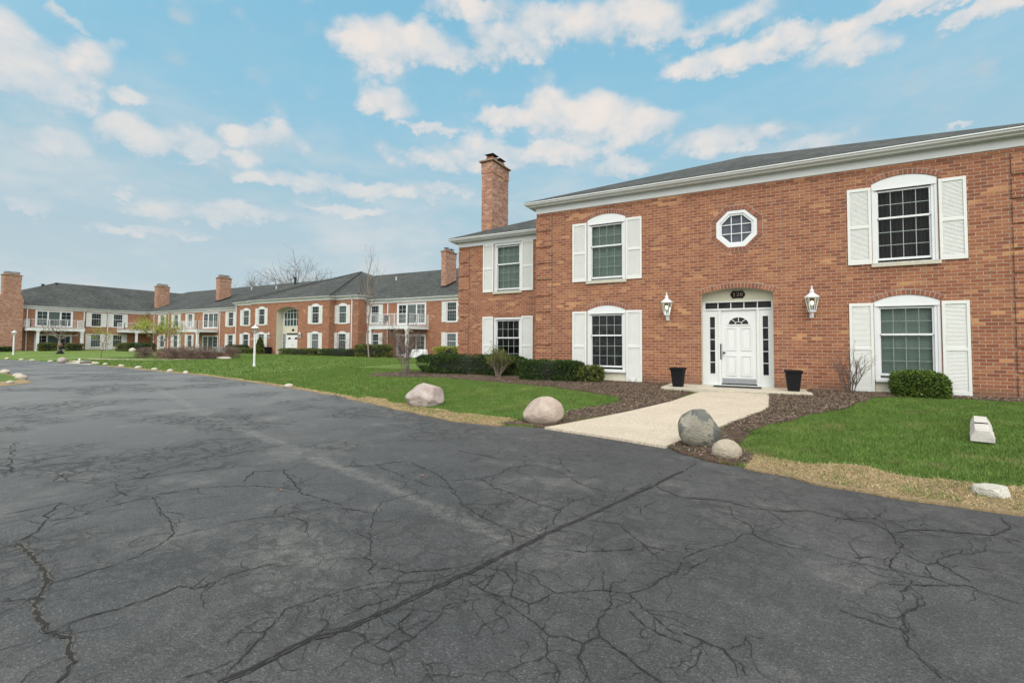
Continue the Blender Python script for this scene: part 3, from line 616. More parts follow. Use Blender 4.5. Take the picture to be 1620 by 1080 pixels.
def chimney(parent, T, x0, x1, y0, y1, zb, zt, name='chimney', shoulder=None):
    b = MB(T)
    if shoulder:
        (sx0, sx1, zs0, zs1) = shoulder
        b.box(sx0, sx1, y0, y1, zb, zs0)
        P = [(sx0, zs0), (sx1, zs0), (x1, zs1), (x0, zs1)]
        b.prism(P, y0, y1); zb = zs1-0.01
    b.box(x0, x1, y0, y1, zb, zt-0.52)
    b.box(x0-0.02, x1+0.02, y0-0.02, y1+0.02, zt-0.52, zt)
    c = b.build(name, M['brick_old'], parent)
    b = MB(T); e = 0.10
    b.add([(x0-e, y0-e, zt), (x1+e, y0-e, zt), (x1+e, y1+e, zt), (x0-e, y1+e, zt), (x0-e, y0-e, zt+0.06), (x1+e, y0-e, zt+0.06), (x1+e, y1+e, zt+0.06), (x0-e, y1+e, zt+0.06), (x0+.05, y0+.05, zt+0.12), (x1-.05, y0+.05, zt+0.12), (x1-.05, y1-.05, zt+0.12), (x0+.05, y1-.05, zt+0.12)],
          ((0, 3, 2, 1), (0, 1, 5, 4), (1, 2, 6, 5), (2, 3, 7, 6), (3, 0, 4, 7), (4, 5, 9, 8), (5, 6, 10, 9), (6, 7, 11, 10), (7, 4, 8, 11), (8, 9, 10, 11)))
    b.build('cap', M['cap'], c)
    cx, cy = (x0+x1)/2, (y0+y1)/2; lx, ly = (x1-x0)/2, (y1-y0)/2
    along_y = ly > lx
    for s in (-0.45, 0.45):
        b = MB(T); px, py = (cx, cy+s*ly) if along_y else (cx+s*lx, cy)
        r = min(lx, ly)*0.62; r2 = min(r*1.25, 0.30)
        hx, hy = (r, r2) if along_y else (r2, r)
        for (a0, a1, c0, c1) in ((px-hx, px+hx, py-hy, py-hy+.05), (px-hx, px+hx, py+hy-.05, py+hy), (px-hx, px-hx+.05, py-hy+.05, py+hy-.05), (px+hx-.05, px+hx, py-hy+.05, py+hy-.05)):
            b.box(a0, a1, c0, c1, zt+0.10, zt+0.27)
        b.build('flue', M['arch_brick'], c)
        b = MB(T)
        for qx in (-1, 1):
            for qy in (-1, 1): b.box(px+qx*hx*.8-.01, px+qx*hx*.8+.01, py+qy*hy*.8-.01, py+qy*hy*.8+.01, zt+0.27, zt+0.40)
        b.add([(px-hx-.06, py-hy-.06, zt+.39), (px+hx+.06, py-hy-.06, zt+.39), (px+hx+.06, py+hy+.06, zt+.39), (px-hx-.06, py+hy+.06, zt+.39), (px, py, zt+.47)], ((0, 3, 2, 1), (0, 1, 4), (1, 2, 4), (2, 3, 4), (3, 0, 4)))
        b.build('flue_cover', M['dark_metal'], c)
    return c

# ---- windows (origin: middle of the opening's foot in the wall plane, +y runs into the wall)
def make_window(w, zs, rise, g, split, glass, back, lower, tone='vinyl'):
    """w, zs: opening width and springing height; g = glass rectangle (half-width, z0, z1)"""
    hw = w/2; gx, g0, g1 = g; y0 = 0.012
    b = MB()
    zc = 0.30 if lower else 0.0                         # casing starts above the apron panel
    b.box(-hw, -gx-0.055, y0, 0.10, zc, zs); b.box(gx+0.055, hw, y0, 0.10, zc, zs)
    b.box(-gx-0.055, -gx, y0+0.02, 0.115, g0-0.06, g1+0.03); b.box(gx, gx+0.055, y0+0.02, 0.115, g0-0.06, g1+0.03)
    if rise > 0:
        A = arch_pts(-hw, hw, zs, rise)
        b.prism([(-hw, zs), (-gx-0.055, zs), (-gx-0.055, g1+0.03), (gx+0.055, g1+0.03), (gx+0.055, zs), (hw, zs)]+A[::-1][1:-1], y0, 0.10)
    else:
        b.box(-gx-0.055, gx+0.055, y0, 0.10, g1+0.03, zs)
    b.box(-gx-0.09, gx+0.09, y0-0.012, y0, g1+0.02, g1+0.055)      # drip bead over the sash
    b.box(-gx-0.055, gx+0.055, y0, 0.10, zc, g0-0.06)
    fr = b.build('window', M[tone])
    b = MB(); zm = g1-(g1-g0)*split
    yu, yl = 0.055, 0.085
    for (za, zb_, yy) in ((zm, g1, yu), (g0, zm, yl)):
        b.box(-gx, -gx+0.03, yy, yy+0.03, za, zb_); b.box(gx-0.03, gx, yy, yy+0.03, za, zb_)
    b.box(-gx+.03, gx-.03, yl, yl+.03, g0, g0+0.05); b.box(-gx+.03, gx-.03, yu, yu+.03, g1-0.035, g1)
    b.box(-gx+.03, gx-.03, yu-.006, yl+.03, zm-0.02, zm+0.025)
    b.build('sash', M['vinyl'], fr)
    b = MB(); t = 0.0055
    for (za, zb_, yy, rows) in ((zm+.025, g1-.035, yu+.012, 2), (g0+.05, zm-.02, yl+.012, 3)):
        for i in range(1, 4):
            x = -gx+.03+(2*gx-.06)*i/4; b.box(x-t, x+t, yy, yy+.012, za, zb_)
        for j in range(1, rows):
            z = za+(zb_-za)*j/rows; b.box(-gx+.03, gx-.03, yy+.002, yy+.010, z-t, z+t)
    b.build('window_bars', M['grid_dim' if glass == 'glass_green' else 'grid'], fr)
    b = MB(); b.quad((-gx+.02, yu+.026, zm), (gx-.02, yu+.026, zm), (gx-.02, yu+.026, g1-.02), (-gx+.02, yu+.026, g1-.02)); b.quad((-gx+.02, yl+.026, g0+.02), (gx-.02, yl+.026, g0+.02), (gx-.02, yl+.026, zm), (-gx+.02, yl+.026, zm))
    b.build('glass_pane', M[glass], fr)
    if back == 'blind':
        b = MB(); b.quad((-gx-.04, .18, g0-.05), (gx+.04, .18, g0-.05), (gx+.04, .18, g1+.03), (-gx-.04, .18, g1+.03)); b.build('blind', M['blind'], fr)
    elif back == 'curtain':
        b = MB(); b.box(-gx-.3, gx+.3, .9, .95, g0-.3, g1+.3, 1)
        b.box(-gx-.3, -gx-.25, .13, .9, g0-.3, g1+.3, 1); b.box(gx+.25, gx+.3, .13, .9, g0-.3, g1+.3, 1); b.box(-gx-.3, gx+.3, .13, .9, g1+.3, g1+.35, 1); b.box(-gx-.3, gx+.3, .13, .9, g0-.35, g0-.3, 1)
        n = 120
        for i in range(n):
            x0 = -gx-.05+(2*gx+.1)*i/n; x1 = -gx-.05+(2*gx+.1)*(i+1)/n; f = lambda x: .22+.035*math.sin(x*70)+.02*math.sin(x*31+1)
            b.quad((x0, f(x0), g0-.05), (x1, f(x1), g0-.05), (x1, f(x1), g1+.05), (x0, f(x0), g1+.05))
        b.build('curtain', [M['curtain'] if lower is None else M['curtain_dark'], M['room']], fr)
    elif back == 'drape':
        b = MB(); b.box(-gx-.3, gx+.3, 1.1, 1.15, g0-.3, g1+.3, 1)
        b.box(-gx-.3, -gx-.25, .13, 1.1, g0-.3, g1+.3, 1); b.box(gx+.25, gx+.3, .13, 1.1, g0-.3, g1+.3, 1); b.box(-gx-.3, gx+.3, .13, 1.1, g1+.3, g1+.35, 1); b.box(-gx-.3, gx+.3, .13, 1.1, g0-.35, g0-.3, 1)
        for s in (-1, 1):
            n, mrow = 26, 8
            for i in range(n):
                for j in range(mrow):
                    def pt(a, c):
                        v = c/mrow; z = g1-(g1-g0)*v; wdt = gx*(0.95-0.75*math.sin(min(1, v*1.3)*math.pi/2))
                        x = s*(gx+.05-wdt*a/n); return (x, .2+.03*math.sin(a*1.5)+.02*a/n, z)
                    b.quad(pt(i, j), pt(i+1, j), pt(i+1, j+1), pt(i, j+1))
        b.build('curtain', [M['curtain_dark'], M['room']], fr)
    elif back == 'dark': pass
    else:
        b = MB(); b.box(-gx-.3, gx+.3, 1.0, 1.05, g0-.3, g1+.3); b.box(-gx-.3, -gx-.25, .13, 1.0, g0-.3, g1+.3); b.box(gx+.25, gx+.3, .13, 1.0, g0-.3, g1+.3)
        b.build('dark_interior', M['room'], fr)
    b = MB()
    if lower: b.box(-hw-.0, hw+.0, -0.045, 0.10, zc-0.045, zc+0.02)
    else: b.box(-hw-.03, hw+.03, -0.055, 0.10, -0.09, 0.0)
    b.build('sill', M['vinyl'] if lower else M['stone_sill'], fr)
    if lower:
        b = MB(); b.box(-hw, hw, 0.03, 0.08, 0.0, zc-0.045); b.box(-hw, hw, 0.004, 0.03, -.02, 0.035); b.build('apron_panel', M['cream'], fr)
    return fr
M['curtain_dark'] = simple('sheer_curtain', (0.085, 0.075, 0.07), 0.9, 0.2, 3)
def make_far_window(w, zs, rise, g, split, lower):
    hw = w/2; gx, g0, g1 = g; b = MB(); zc = 0.30 if lower else 0.0
    b.box(-hw, -gx, .012, .10, zc, zs); b.box(gx, hw, .012, .10, zc, zs)
    if rise > 0: b.prism([(-hw, zs), (-gx, zs), (-gx, g1), (gx, g1), (gx, zs), (hw, zs)]+arch_pts(-hw, hw, zs, rise)[::-1][1:-1], .012, .10)
    else: b.box(-gx, gx, .012, .10, g1, zs)
    b.box(-gx, gx, .012, .10, zc, g0)
    fr = b.build('window', M['vinyl'])
    b = MB(); zm = g1-(g1-g0)*split; t = .009
    b.box(-gx, gx, .04, .075, zm-.025, zm+.025); b.build('sash', M['vinyl'], fr); b = MB(); t = .0075
    for i in range(1, 4): x = -gx+2*gx*i/4; b.box(x-t, x+t, .062, .078, g0, g1)
    for z in (g0+(zm-g0)/3, g0+2*(zm-g0)/3, (zm+g1)/2): b.box(-gx, gx, .064, .080, z-t, z+t)
    b.build('window_bars', M['grid'], fr)
    b = MB(); b.quad((-gx, .085, g0), (gx, .085, g0), (gx, .085, g1), (-gx, .085, g1)); b.build('glass_pane', M['far_glass'], fr)
    b = MB()
    if lower: b.box(-hw, hw, -.04, .10, zc-.045, zc+.02)
    else: b.box(-hw-.03, hw+.03, -.05, .10, -.09, 0)
    b.build('sill', M['vinyl'] if lower else M['stone_sill'], fr)
    if lower: b = MB(); b.box(-hw, hw, .03, .08, 0, zc-.045); b.build('apron_panel', M['cream'], fr)
    return fr
def make_shutter(h):
    """0.47 m wide louvred shutter, origin at the middle of its foot on the wall face"""
    w, d = 0.47, 0.035; b = MB(); s = 0.055; rb = 0.10; rm = 0.075
    b.box(-w/2, -w/2+s, -d, -0.002, 0, h); b.box(w/2-s, w/2, -d, -0.002, 0, h)
    zm = h*0.47
    for z0, z1 in ((0, rb), (zm, zm+rm), (h-0.075, h)): b.box(-w/2+s, w/2-s, -d+.002, -0.002, z0, z1)
    for z0, z1 in ((rb, zm), (zm+rm, h-.075)):
        n = int((z1-z0)/0.029); p = (z1-z0)/n
        for i in range(n):
            z = z0+i*p
            b.add([(-w/2+s, -0.0215, z), (w/2-s, -0.0215, z), (w/2-s, -0.008, z+p*0.97), (-w/2+s, -0.008, z+p*0.97), (-w/2+s, -0.020, z-.004), (w/2-s, -0.020, z-.004)], ((0, 1, 2, 3), (4, 5, 1, 0)))
        b.quad((-w/2+s, -.006, z0), (w/2-s, -.006, z0), (w/2-s, -.006, z1), (-w/2+s, -.006, z1))
    return b.build('shutter', M['shutter'])
def lantern(label, loc, rotz, group, lit=True, s=1.0):
    """carriage lantern on a wall bracket; origin on the wall face at the bracket, -y points away from the wall"""
    t = thing('wall_lantern', label, 'lantern', loc, group); t.rotation_euler = (0, 0, rotz); c = (0, -0.17*s, 0)
    def fin(b, name, mat, smooth=False):
        o = b.build(name, mat); o.parent = t; return o
    b = MB()
    b.lathe([(0.0, 0.62), (0.02, 0.62)], 6, c)
    b.lathe([(.165*s, .33*s), (.168*s, .345*s), (.15*s, .375*s), (.115*s, .40*s), (.08*s, .425*s), (.055*s, .45*s), (.045*s, .47*s), (.052*s, .49*s), (.05*s, .51*s), (.028*s, .54*s), (.016*s, .565*s), (.022*s, .585*s), (.02*s, .605*s), (.006*s, .635*s)], 12, c)
    fin(b, 'roof', M['vinyl'])
    b = MB(); n = 6
    for i in range(n):
        a = 2*math.pi*i/n; r0, r1 = .075*s, .145*s
        b.tube((c[0]+r0*math.cos(a), c[1]+r0*math.sin(a), 0.0), (c[0]+r1*math.cos(a), c[1]+r1*math.sin(a), .335*s), .008*s, n=5)
    b.lathe([(.085*s, -.02*s), (.088*s, .012*s)], 6, c); b.lathe([(.02*s, -.11*s), (.03*s, -.10*s), (.02*s, -.07*s), (.05*s, -.04*s), (.075*s, -.02*s)], 10, c)
    fin(b, 'frame', M['vinyl'])
    b = MB(); vs = []
    for i in range(n):
        a = 2*math.pi*i/n; b2 = 2*math.pi*(i+1)/n; r0, r1 = .072*s, .14*s
        b.quad((c[0]+r0*math.cos(a), c[1]+r0*math.sin(a), .012), (c[0]+r0*math.cos(b2), c[1]+r0*math.sin(b2), .012), (c[0]+r1*math.cos(b2), c[1]+r1*math.sin(b2), .33*s), (c[0]+r1*math.cos(a), c[1]+r1*math.sin(a), .33*s))
    fin(b, 'glass_pane', M['lamp_glass'])
    b = MB(); b.lathe([(.012*s, .02*s), (.014*s, .10*s), (.016*s, .15*s)], 8, c); fin(b, 'socket', M['trim'])
    b = MB(); b.lathe([(.014*s, .15*s), (.034*s, .19*s), (.036*s, .22*s), (.018*s, .25*s)], 10, c); fin(b, 'bulb', M['bulb'] if lit else M['vinyl'])
    b = MB(); b.box(-.045*s, .045*s, -.02, 0, -.16*s, .06*s); b.tube((0, -.02, -.06*s), (0, c[1], -.09*s), .014*s, n=8); fin(b, 'bracket', M['vinyl'])
    return t

# ------------------------------------------------------------------ front building (number 120)
def quoins(b, x0, x1, y, z0, z1, side=None, step=0.08*6.65):
    z = z0
    while z < z1-0.1:
        b.box(x0, x1, y-0.032, y+0.01, z+0.08, min(z+step, z1)); z += step
PROTO = {}
def protos():
    A_u = (1.21, 1.91, .15, (.50, .075, 1.735), .40); A_l = (1.21, 2.14, .15, (.50, .40, 2.01), .40)
    F_u = (1.18, 1.84, 0, (.49, .075, 1.72), .42); F_l = (1.18, 2.08, 0, (.49, .40, 1.98), .42)
    mk = lambda S, gl, bk, lo: make_window(*S[:4], S[4], gl, bk, lo)
    PROTO['aug'] = mk(A_u, 'glass_green', 'blind', False); PROTO['auc'] = mk(A_u, 'glass_dark', 'curtain', False)
    PROTO['ald'] = mk(A_l, 'glass_solid', 'dark', True); PROTO['alg'] = mk(A_l, 'glass_green', 'blind', True)
    PROTO['fug'] = mk(F_u, 'glass_green', 'blind', False); PROTO['fld'] = mk(F_l, 'glass_dark', 'drape', True)
    for k, S, lo in (('au', A_u, False), ('al', A_l, True), ('fu', F_u, False), ('fl', F_l, True)):
        PROTO['far_'+k] = make_far_window(*S[:4], S[4], lo)
    PROTO['su'] = make_shutter(1.85); PROTO['sl'] = make_shutter(2.12)
protos()
def put(key, parent, T, x, y, z):
    return place(PROTO[key], USED, parent, T @ Matrix.Translation((x, y, z)))
def window_set(parent, T, x, y, upper, wkey, off=0.855):
    z = 3.09 if upper else 0.04
    put(wkey, parent, T, x, y, z+(0.01 if upper else 0))
    for s in (-1, 1): put('su' if upper else 'sl', parent, T, x+s*off, y-0.001, z)
def downspout(parent, T, x, y, zt, zb=-0.15, kick=0.30):
    b = MB(T)
    b.box(x-.045, x+.045, y-.09, y-.02, zb+.18, zt-.35)
    b.add([(x-.045, y-.09, zt-.35), (x+.045, y-.09, zt-.35), (x+.045, y-.02, zt-.35), (x-.045, y-.02, zt-.35), (x-.045, y-kick-.06, zt), (x+.045, y-kick-.06, zt), (x+.045, y-kick+.02, zt), (x-.045, y-kick+.02, zt)],
          ((0, 3, 2, 1), (4, 5, 6, 7), (0, 1, 5, 4), (1, 2, 6, 5), (2, 3, 7, 6), (3, 0, 4, 7)))
    b.add([(x-.045, y-.09, zb+.18), (x+.045, y-.09, zb+.18), (x+.045, y-.02, zb+.18), (x-.045, y-.02, zb+.18), (x-.045, y-.24, zb), (x+.045, y-.24, zb), (x+.045, y-.22, zb+.08), (x-.045, y-.22, zb+.08)],
          ((0, 3, 2, 1), (4, 5, 6, 7), (0, 1, 5, 4), (1, 2, 6, 5), (2, 3, 7, 6), (3, 0, 4, 7)))
    return b.build('downspout', M['vinyl'], parent)

def front_building():
    t = thing('apartment_building', 'nearest red brick apartment building with white entrance door and octagonal window', 'building', (-.83, 14, 0))
    Y0, Y1 = 14.0, 15.3; XL, XR = -6.82, 5.09; WL, WR = -10.87, 9.1; CX = -.865; W1, W2, W3 = -4.455, 2.72, -8.66
    b = MB()
    arch_u = lambda c: (c-.605, c+.605, 3.10, 5.01, .15); arch_l = lambda c: (c-.605, c+.605, .04, 2.18, .15)
    OCT = ('oct', -.83, 4.285, .5); DOOR = (-1.735, .015, -.02, 2.53, .145)
    wall(b, XL, XR, -.5, 5.45, Y0, [arch_u(W1), arch_u(W2), arch_l(W1), arch_l(W2), OCT], .12)
    b2 = MB()
    # the doorway is cut separately so that its deep reveal can be painted
    bm_v = len(b.v)
    b.v.clear(); b.f.clear(); b.mi.clear()
    wall(b, XL, -1.9, -.5, 5.45, Y0, [arch_u(W1), arch_l(W1)], .12)
    wall(b, .2, XR, -.5, 5.45, Y0, [arch_u(W2), arch_l(W2)], .12)
    wall(b, -1.9, .2, 3.2, 5.45, Y0, [OCT], .12)
    wall(b, -1.9, .2, -.5, 3.2, Y0, [DOOR], .30, 0, 1)
    for (x0, x1) in ((WL, XL), (XR, WR)):
        hs = [(W3-.59, W3+.59, 3.10, 4.94), (W3-.59, W3+.59, .04, 2.12)] if x0 == WL else []
        wall(b, x0, x1, -.5, 4.95, Y1, hs, .12)
    for x, ya, yb, zt, fl in ((XL, Y0, Y1, 5.45, 1), (XL, Y1, 26, 5.45, 1), (XR, Y0, 26, 5.45, 0), (WL, Y1, 26, 4.95, 1), (WR, Y1, 26, 4.95, 0)):
        P = [(x, yb, -.5), (x, ya, -.5), (x, ya, zt), (x, yb, zt)]
        b.add(P if fl else P[::-1], ((0, 1, 2, 3),))
    b.quad((WR, 26, -.5), (WL, 26, -.5), (WL, 26, 4.95), (WR, 26, 4.95)); b.quad((XR, 26.01, 4.9), (XL, 26.01, 4.9), (XL, 26.01, 5.45), (XR, 26.01, 5.45))
    quoins(b, XL-.012, XL+.55, Y0, -.02, 5.30); quoins(b, XR-.55, XR+.012, Y0, -.02, 5.30)
    quoins(b, WL-.012, WL+.50, Y1, -.02, 4.88)
    b.box(XL, XR, Y0-.014, Y0+.01, 5.335, 5.43)
    for x in (-6.24, -1.97, .25, 4.50): b.box(x-.004, x+.004, Y0-.002, Y0+.003, 0, 5.30, 3)
    b.box(WL+.53, WL+.538, Y1-.002, Y1+.003, 0, 4.9, 3)
    b.build('wall', [M['brick'], M['cream'], M['mortar'], M['joint']], t)
    for c, zs in ((W1, 5.01), (W1, 2.18), (W2, 5.01), (W2, 2.18)):
        b = MB(); arch_bricks(b, c-.62, c+.62, zs, .15, Y0); b.build('brick_arch', [M['arch_brick'], M['mortar']], t)
    b = MB(); arch_bricks(b, -1.76, .04, 2.53, .148, Y0, .13); b.build('brick_arch', [M['arch_brick'], M['mortar']], t)
    # octagonal window
    b = MB(); cx, cz = -.83, 4.285
    for i in range(8):
        a = math.pi/4*i
        for r0, r1, kind in ((.507, .625, 0),):
            L0 = r0*math.tan(math.pi/8); L1 = r1*math.tan(math.pi/8); n = 5
            for q in range(n):
                u0, u1 = -1+2*(q+.07)/n, -1+2*(q+.93)/n
                P = []
                for r, L, u in ((r0, L0, u0), (r1, L1, u0), (r1, L1, u1), (r0, L0, u1)):
                    x, z = r, u*L; P.append((cx+x*math.cos(a)-z*math.sin(a), cz+x*math.sin(a)+z*math.cos(a)))
                b.prism(P, Y0-.012, Y0+.02)
            P = []
            for r, L, u in ((r0-.004, L0, -1), (r1+.014, L1, -1), (r1+.014, L1, 1), (r0-.004, L0, 1)):
                x, z = r, u*L; P.append((cx+x*math.cos(a)-z*math.sin(a), Y0-.006, cz+x*math.sin(a)+z*math.cos(a)))
            b.add(P, ((0, 1, 2, 3),), 1)
    b.build('brick_surround', [M['arch_brick'], M['mortar']], t)
    def ring(b, R0, R1, ya, yb):
        c0 = [(cx+R0/math.cos(math.pi/8)*math.cos(math.pi/8+math.pi/4*i), cz+R0/math.cos(math.pi/8)*math.sin(math.pi/8+math.pi/4*i)) for i in range(8)]
        c1 = [(cx+R1/math.cos(math.pi/8)*math.cos(math.pi/8+math.pi/4*i), cz+R1/math.cos(math.pi/8)*math.sin(math.pi/8+math.pi/4*i)) for i in range(8)]
        for i in range(8): j = (i+1) % 8; b.prism([c1[i], c0[i], c0[j], c1[j]], ya, yb)
    b = MB(); ring(b, .498, .415, Y0+.005, Y0+.1); ring(b, .415, .365, Y0+.03, Y0+.1); fr = b.build('octagon_window', M['vinyl'], t)
    b = MB()
    for s in (-1, 1):
        b.box(cx+s*.125-.011, cx+s*.125+.011, Y0+.055, Y0+.075, cz-.36, cz+.36); b.box(cx-.36, cx+.36, Y0+.057, Y0+.073, cz+s*.125-.011, cz+s*.125+.011)
    b.build('sash', M['vinyl'], fr)
    b = MB(); c1 = [(cx+.37/math.cos(math.pi/8)*math.cos(math.pi/8+math.pi/4*i), Y0+.085, cz+.37/math.cos(math.pi/8)*math.sin(math.pi/8+math.pi/4*i)) for i in range(8)]
    b.add(c1, (tuple(range(8)),)); b.build('glass_pane', M['glass_sky'], fr)
    # windows and shutters
    window_set(t, I4, W1, Y0, True, 'aug'); window_set(t, I4, W2, Y0, True, 'auc'); window_set(t, I4, W1, Y0, False, 'ald'); window_set(t, I4, W2, Y0, False, 'alg')
    window_set(t, I4, W3, Y1, True, 'fug', .84); window_set(t, I4, W3, Y1, False, 'fld', .84)
    # doorway
    yd = Y0+.30; D0, D1 = -1.262, -.378
    b = MB()
    A = arch_pts(-1.735, .015, 2.53, .145)
    b.prism([(-1.735, 2.345), (.015, 2.345), (.015, 2.53)]+A[::-1][1:-1]+[(-1.735, 2.53)], yd-.02, yd+.05, 1)
    b.box(-1.735, .015, yd-.03, yd+.05, 2.315, 2.345); b.box(-1.735, .015, yd-.03, yd+.05, 2.10, 2.145)
    for x0, x1 in ((-1.735, -1.64), (-1.325, D0), (D1, -.315), (-.03, .015)): b.box(x0, x1, yd-.025, yd+.05, .03 if x0 in (-1.735, -.03) else .05, 2.10)
    for x0, x1 in ((-1.735, -1.66), (-.03, .015)): b.box(x0, x1, yd-.025, yd+.05, 2.145, 2.315)
    b.box(-1.735, .015, yd-.10, yd+.05, -.02, .05)
    fr = b.build('door_frame', [M['door'], M['cream']], t)
    b = MB(); b.box(-1.66, -.03, yd+.04, yd+.06, 2.145, 2.315); b.build('transom_pane', M['glass_solid'], fr)
    for i in range(1, 5): b = MB(); x = -1.66+1.63*i/5; b.box(x-.012, x+.012, yd+.005, yd+.04, 2.145, 2.315); b.build('transom_bar', M['door'], fr)
    for x0, x1, g0, g1 in ((-1.64, -1.325, -1.545, -1.415), (-.315, -.03, -.235, -.105)):
        b = MB()
        b.box(x0, g0, yd, yd+.04, .05, 2.10); b.box(g1, x1, yd, yd+.04, .05, 2.10); b.box(g0, g1, yd, yd+.04, .05, .34); b.box(g0, g1, yd, yd+.04, 1.92, 2.10)
        for (za, zb_) in ((.31, .34), (1.92, 1.95)): b.box(g0-.03, g1+.03, yd-.008, yd, za, zb_)
        for (xa, xb) in ((g0-.03, g0), (g1, g1+.03)): b.box(xa, xb, yd-.008, yd, .34, 1.92)
        for i in range(1, 5): z = .34+1.58*i/5; b.box(g0, g1, yd+.004, yd+.02, z-.009, z+.009)
        s = b.build('sidelight', M['door'], t)
        b = MB(); b.quad((g0, yd+.024, .34), (g1, yd+.024, .34), (g1, yd+.024, 1.92), (g0, yd+.024, 1.92)); b.build('glass_pane', M['glass_solid'], s)
    b = MB(); zb_, zt = .085, 2.095; cx = (D0+D1)/2; yf = yd+.005
    b.box(D0, D1, yf+.012, yf+.045, zb_, zt)
    def panel(x0, x1, z0, z1):
        for e, dy in ((0, 0), (.03, .0)):
            pass
        w = .026
        b.box(x0, x1, yf-.006, yf+.012, z0, z0+w); b.box(x0, x1, yf-.006, yf+.012, z1-w, z1); b.box(x0, x0+w, yf-.006, yf+.012, z0+w, z1-w); b.box(x1-w, x1, yf-.006, yf+.012, z0+w, z1-w)
        b.box(x0+.055, x1-.055, yf+.003, yf+.012, z0+.055, z1-.055)
    for s in (-1, 1):
        for z0, z1 in ((.30, .855), (.99, 1.62)): panel(cx+s*.185-.13, cx+s*.185+.13, z0, z1)
    R0, R1 = .285, .245; zf = 1.705; n = 16
    for i in range(n):
        a0, a1 = math.pi*i/n, math.pi*(i+1)/n; e = .78
        b.prism([(cx+R1*math.cos(a0), zf+R1*e*math.sin(a0)), (cx+R0*math.cos(a0), zf+R0*e*math.sin(a0)), (cx+R0*math.cos(a1), zf+R0*e*math.sin(a1)), (cx+R1*math.cos(a1), zf+R1*e*math.sin(a1))], yf-.006, yf+.012)
    b.box(cx-R0, cx+R0, yf-.006, yf+.012, zf-.035, zf)
    for k in range(1, 4):
        a = math.pi*k/4; p = (cx+.09*math.cos(a), zf+.09*.78*math.sin(a)); q = (cx+R1*math.cos(a), zf+R1*.78*math.sin(a)); w = .008
        nx, nz = -math.sin(a)*w, math.cos(a)*w
        b.prism([(p[0]-nx, p[1]-nz), (q[0]-nx, q[1]-nz), (q[0]+nx, q[1]+nz), (p[0]+nx, p[1]+nz)][::-1] if False else [(q[0]-nx, q[1]-nz), (q[0]+nx, q[1]+nz), (p[0]+nx, p[1]+nz), (p[0]-nx, p[1]-nz)], yf-.004, yf+.010)
    for i in range(8):
        a0, a1 = math.pi*i/8, math.pi*(i+1)/8; e = .78
        b.prism([(cx+.082*math.cos(a0), zf+.082*e*math.sin(a0)), (cx+.098*math.cos(a0), zf+.098*e*math.sin(a0)), (cx+.098*math.cos(a1), zf+.098*e*math.sin(a1)), (cx+.082*math.cos(a1), zf+.082*e*math.sin(a1))], yf-.004, yf+.010)
    d = b.build('door', M['door'], t)
    b = MB(); P = [(cx+R1*math.cos(math.pi*i/n), yf+.009, zf+R1*.78*math.sin(math.pi*i/n)) for i in range(n+1)]; b.add(P, (tuple(range(n+1)),)); b.build('fanlight', M['glass_solid'], d)
    b = MB(); b.box(D0+.03, D1-.03, yf-.004, yf+.012, zb_+.01, .225); b.build('kick_plate', M['steel'], d)
    b = MB(); b.tube((D0+.075, yf-.045, .93), (D0+.075, yf+.012, .93), .016, n=10); b.lathe([(.0, -.03), (.024, -.026), (.03, 0), (.024, .026), (.0, .03)], 10, (D0+.075, yf-.055, .93)); b.lathe([(.034, -.004), (.034, .004)], 12, (D0+.075, yf, .93)); b.build('knob', M['brass'], d, True)
    b = MB(); b.box(D0-.025, D0+.022, yf-.03, yf, .74, 1.17); b.build('latch_guard', M['steel'], d)
    for z in (.35, 1.07, 1.86):
        b = MB(); b.tube((D1+.008, yf-.012, z-.06), (D1+.008, yf-.012, z+.06), .010, n=8); b.build('hinge', M['steel'], d)
    # cornice, roofs and chimney
    b = MB(); extrude_path(b, [(XL, 24), (XL, Y0), (XR, Y0), (XR, 24)], cornice_prof(5.43)); b.build('cornice', M['trim'], t)
    b = MB(); extrude_path(b, [(WL, 25), (WL, Y1), (XL-.002, Y1)], cornice_prof(4.93, .18)); b.build('cornice', M['trim'], t); b = MB(); extrude_path(b, [(XR+.002, Y1), (WR, Y1), (WR, 25)], cornice_prof(4.93, .18)); b.build('cornice', M['trim'], t)
    b = MB(); zt, o = 5.775, .335
    c = [(XL-o, Y0-o), (XR+o, Y0-o), (XR+o, 26.3), (XL-o, 26.3)]; ap = (CX, 20.05, 8.42)
    for i in range(4): p, q = c[i], c[(i+1) % 4]; b.add([(p[0], p[1], zt), (q[0], q[1], zt), ap], ((0, 1, 2),))
    for i in range(4): p, q = c[i], c[(i+1) % 4]; b.quad((p[0], p[1], zt-.03), (q[0], q[1], zt-.03), (q[0], q[1], zt), (p[0], p[1], zt))
    zt = 5.255; hd = 5.6
    for s, x0, xm in ((1, WL-o, 0.0), (-1, WR+o, 0.0)):
        y0, y1 = Y1-o, Y1-o+2*hd; xr = x0+s*hd; P = [(x0, y0, zt), (xm, y0, zt), (xm, y0+hd, zt+.42*hd), (xr, y0+hd, zt+.42*hd), (x0, y1, zt), (xm, y1, zt)]
        F = [(0, 1, 2, 3), (4, 0, 3), (5, 4, 3, 2)]
        b.add(P, [f if s == 1 else f[::-1] for f in F])
        e = [(x0, y0), (xm, y0), (x0, y1)]
        for p, q in ((e[0], e[1]), (e[2], e[0])):
            P = [(p[0], p[1], zt-.03), (q[0], q[1], zt-.03), (q[0], q[1], zt), (p[0], p[1], zt)]
            b.add(P if s == 1 else P[::-1], ((0, 1, 2, 3),))
    b.build('roof', M['roof'], t)
    chimney(t, I4, WL-.42, WL+.13, 17.55, 18.98, -.5, 9.22)
    return t
front_building()
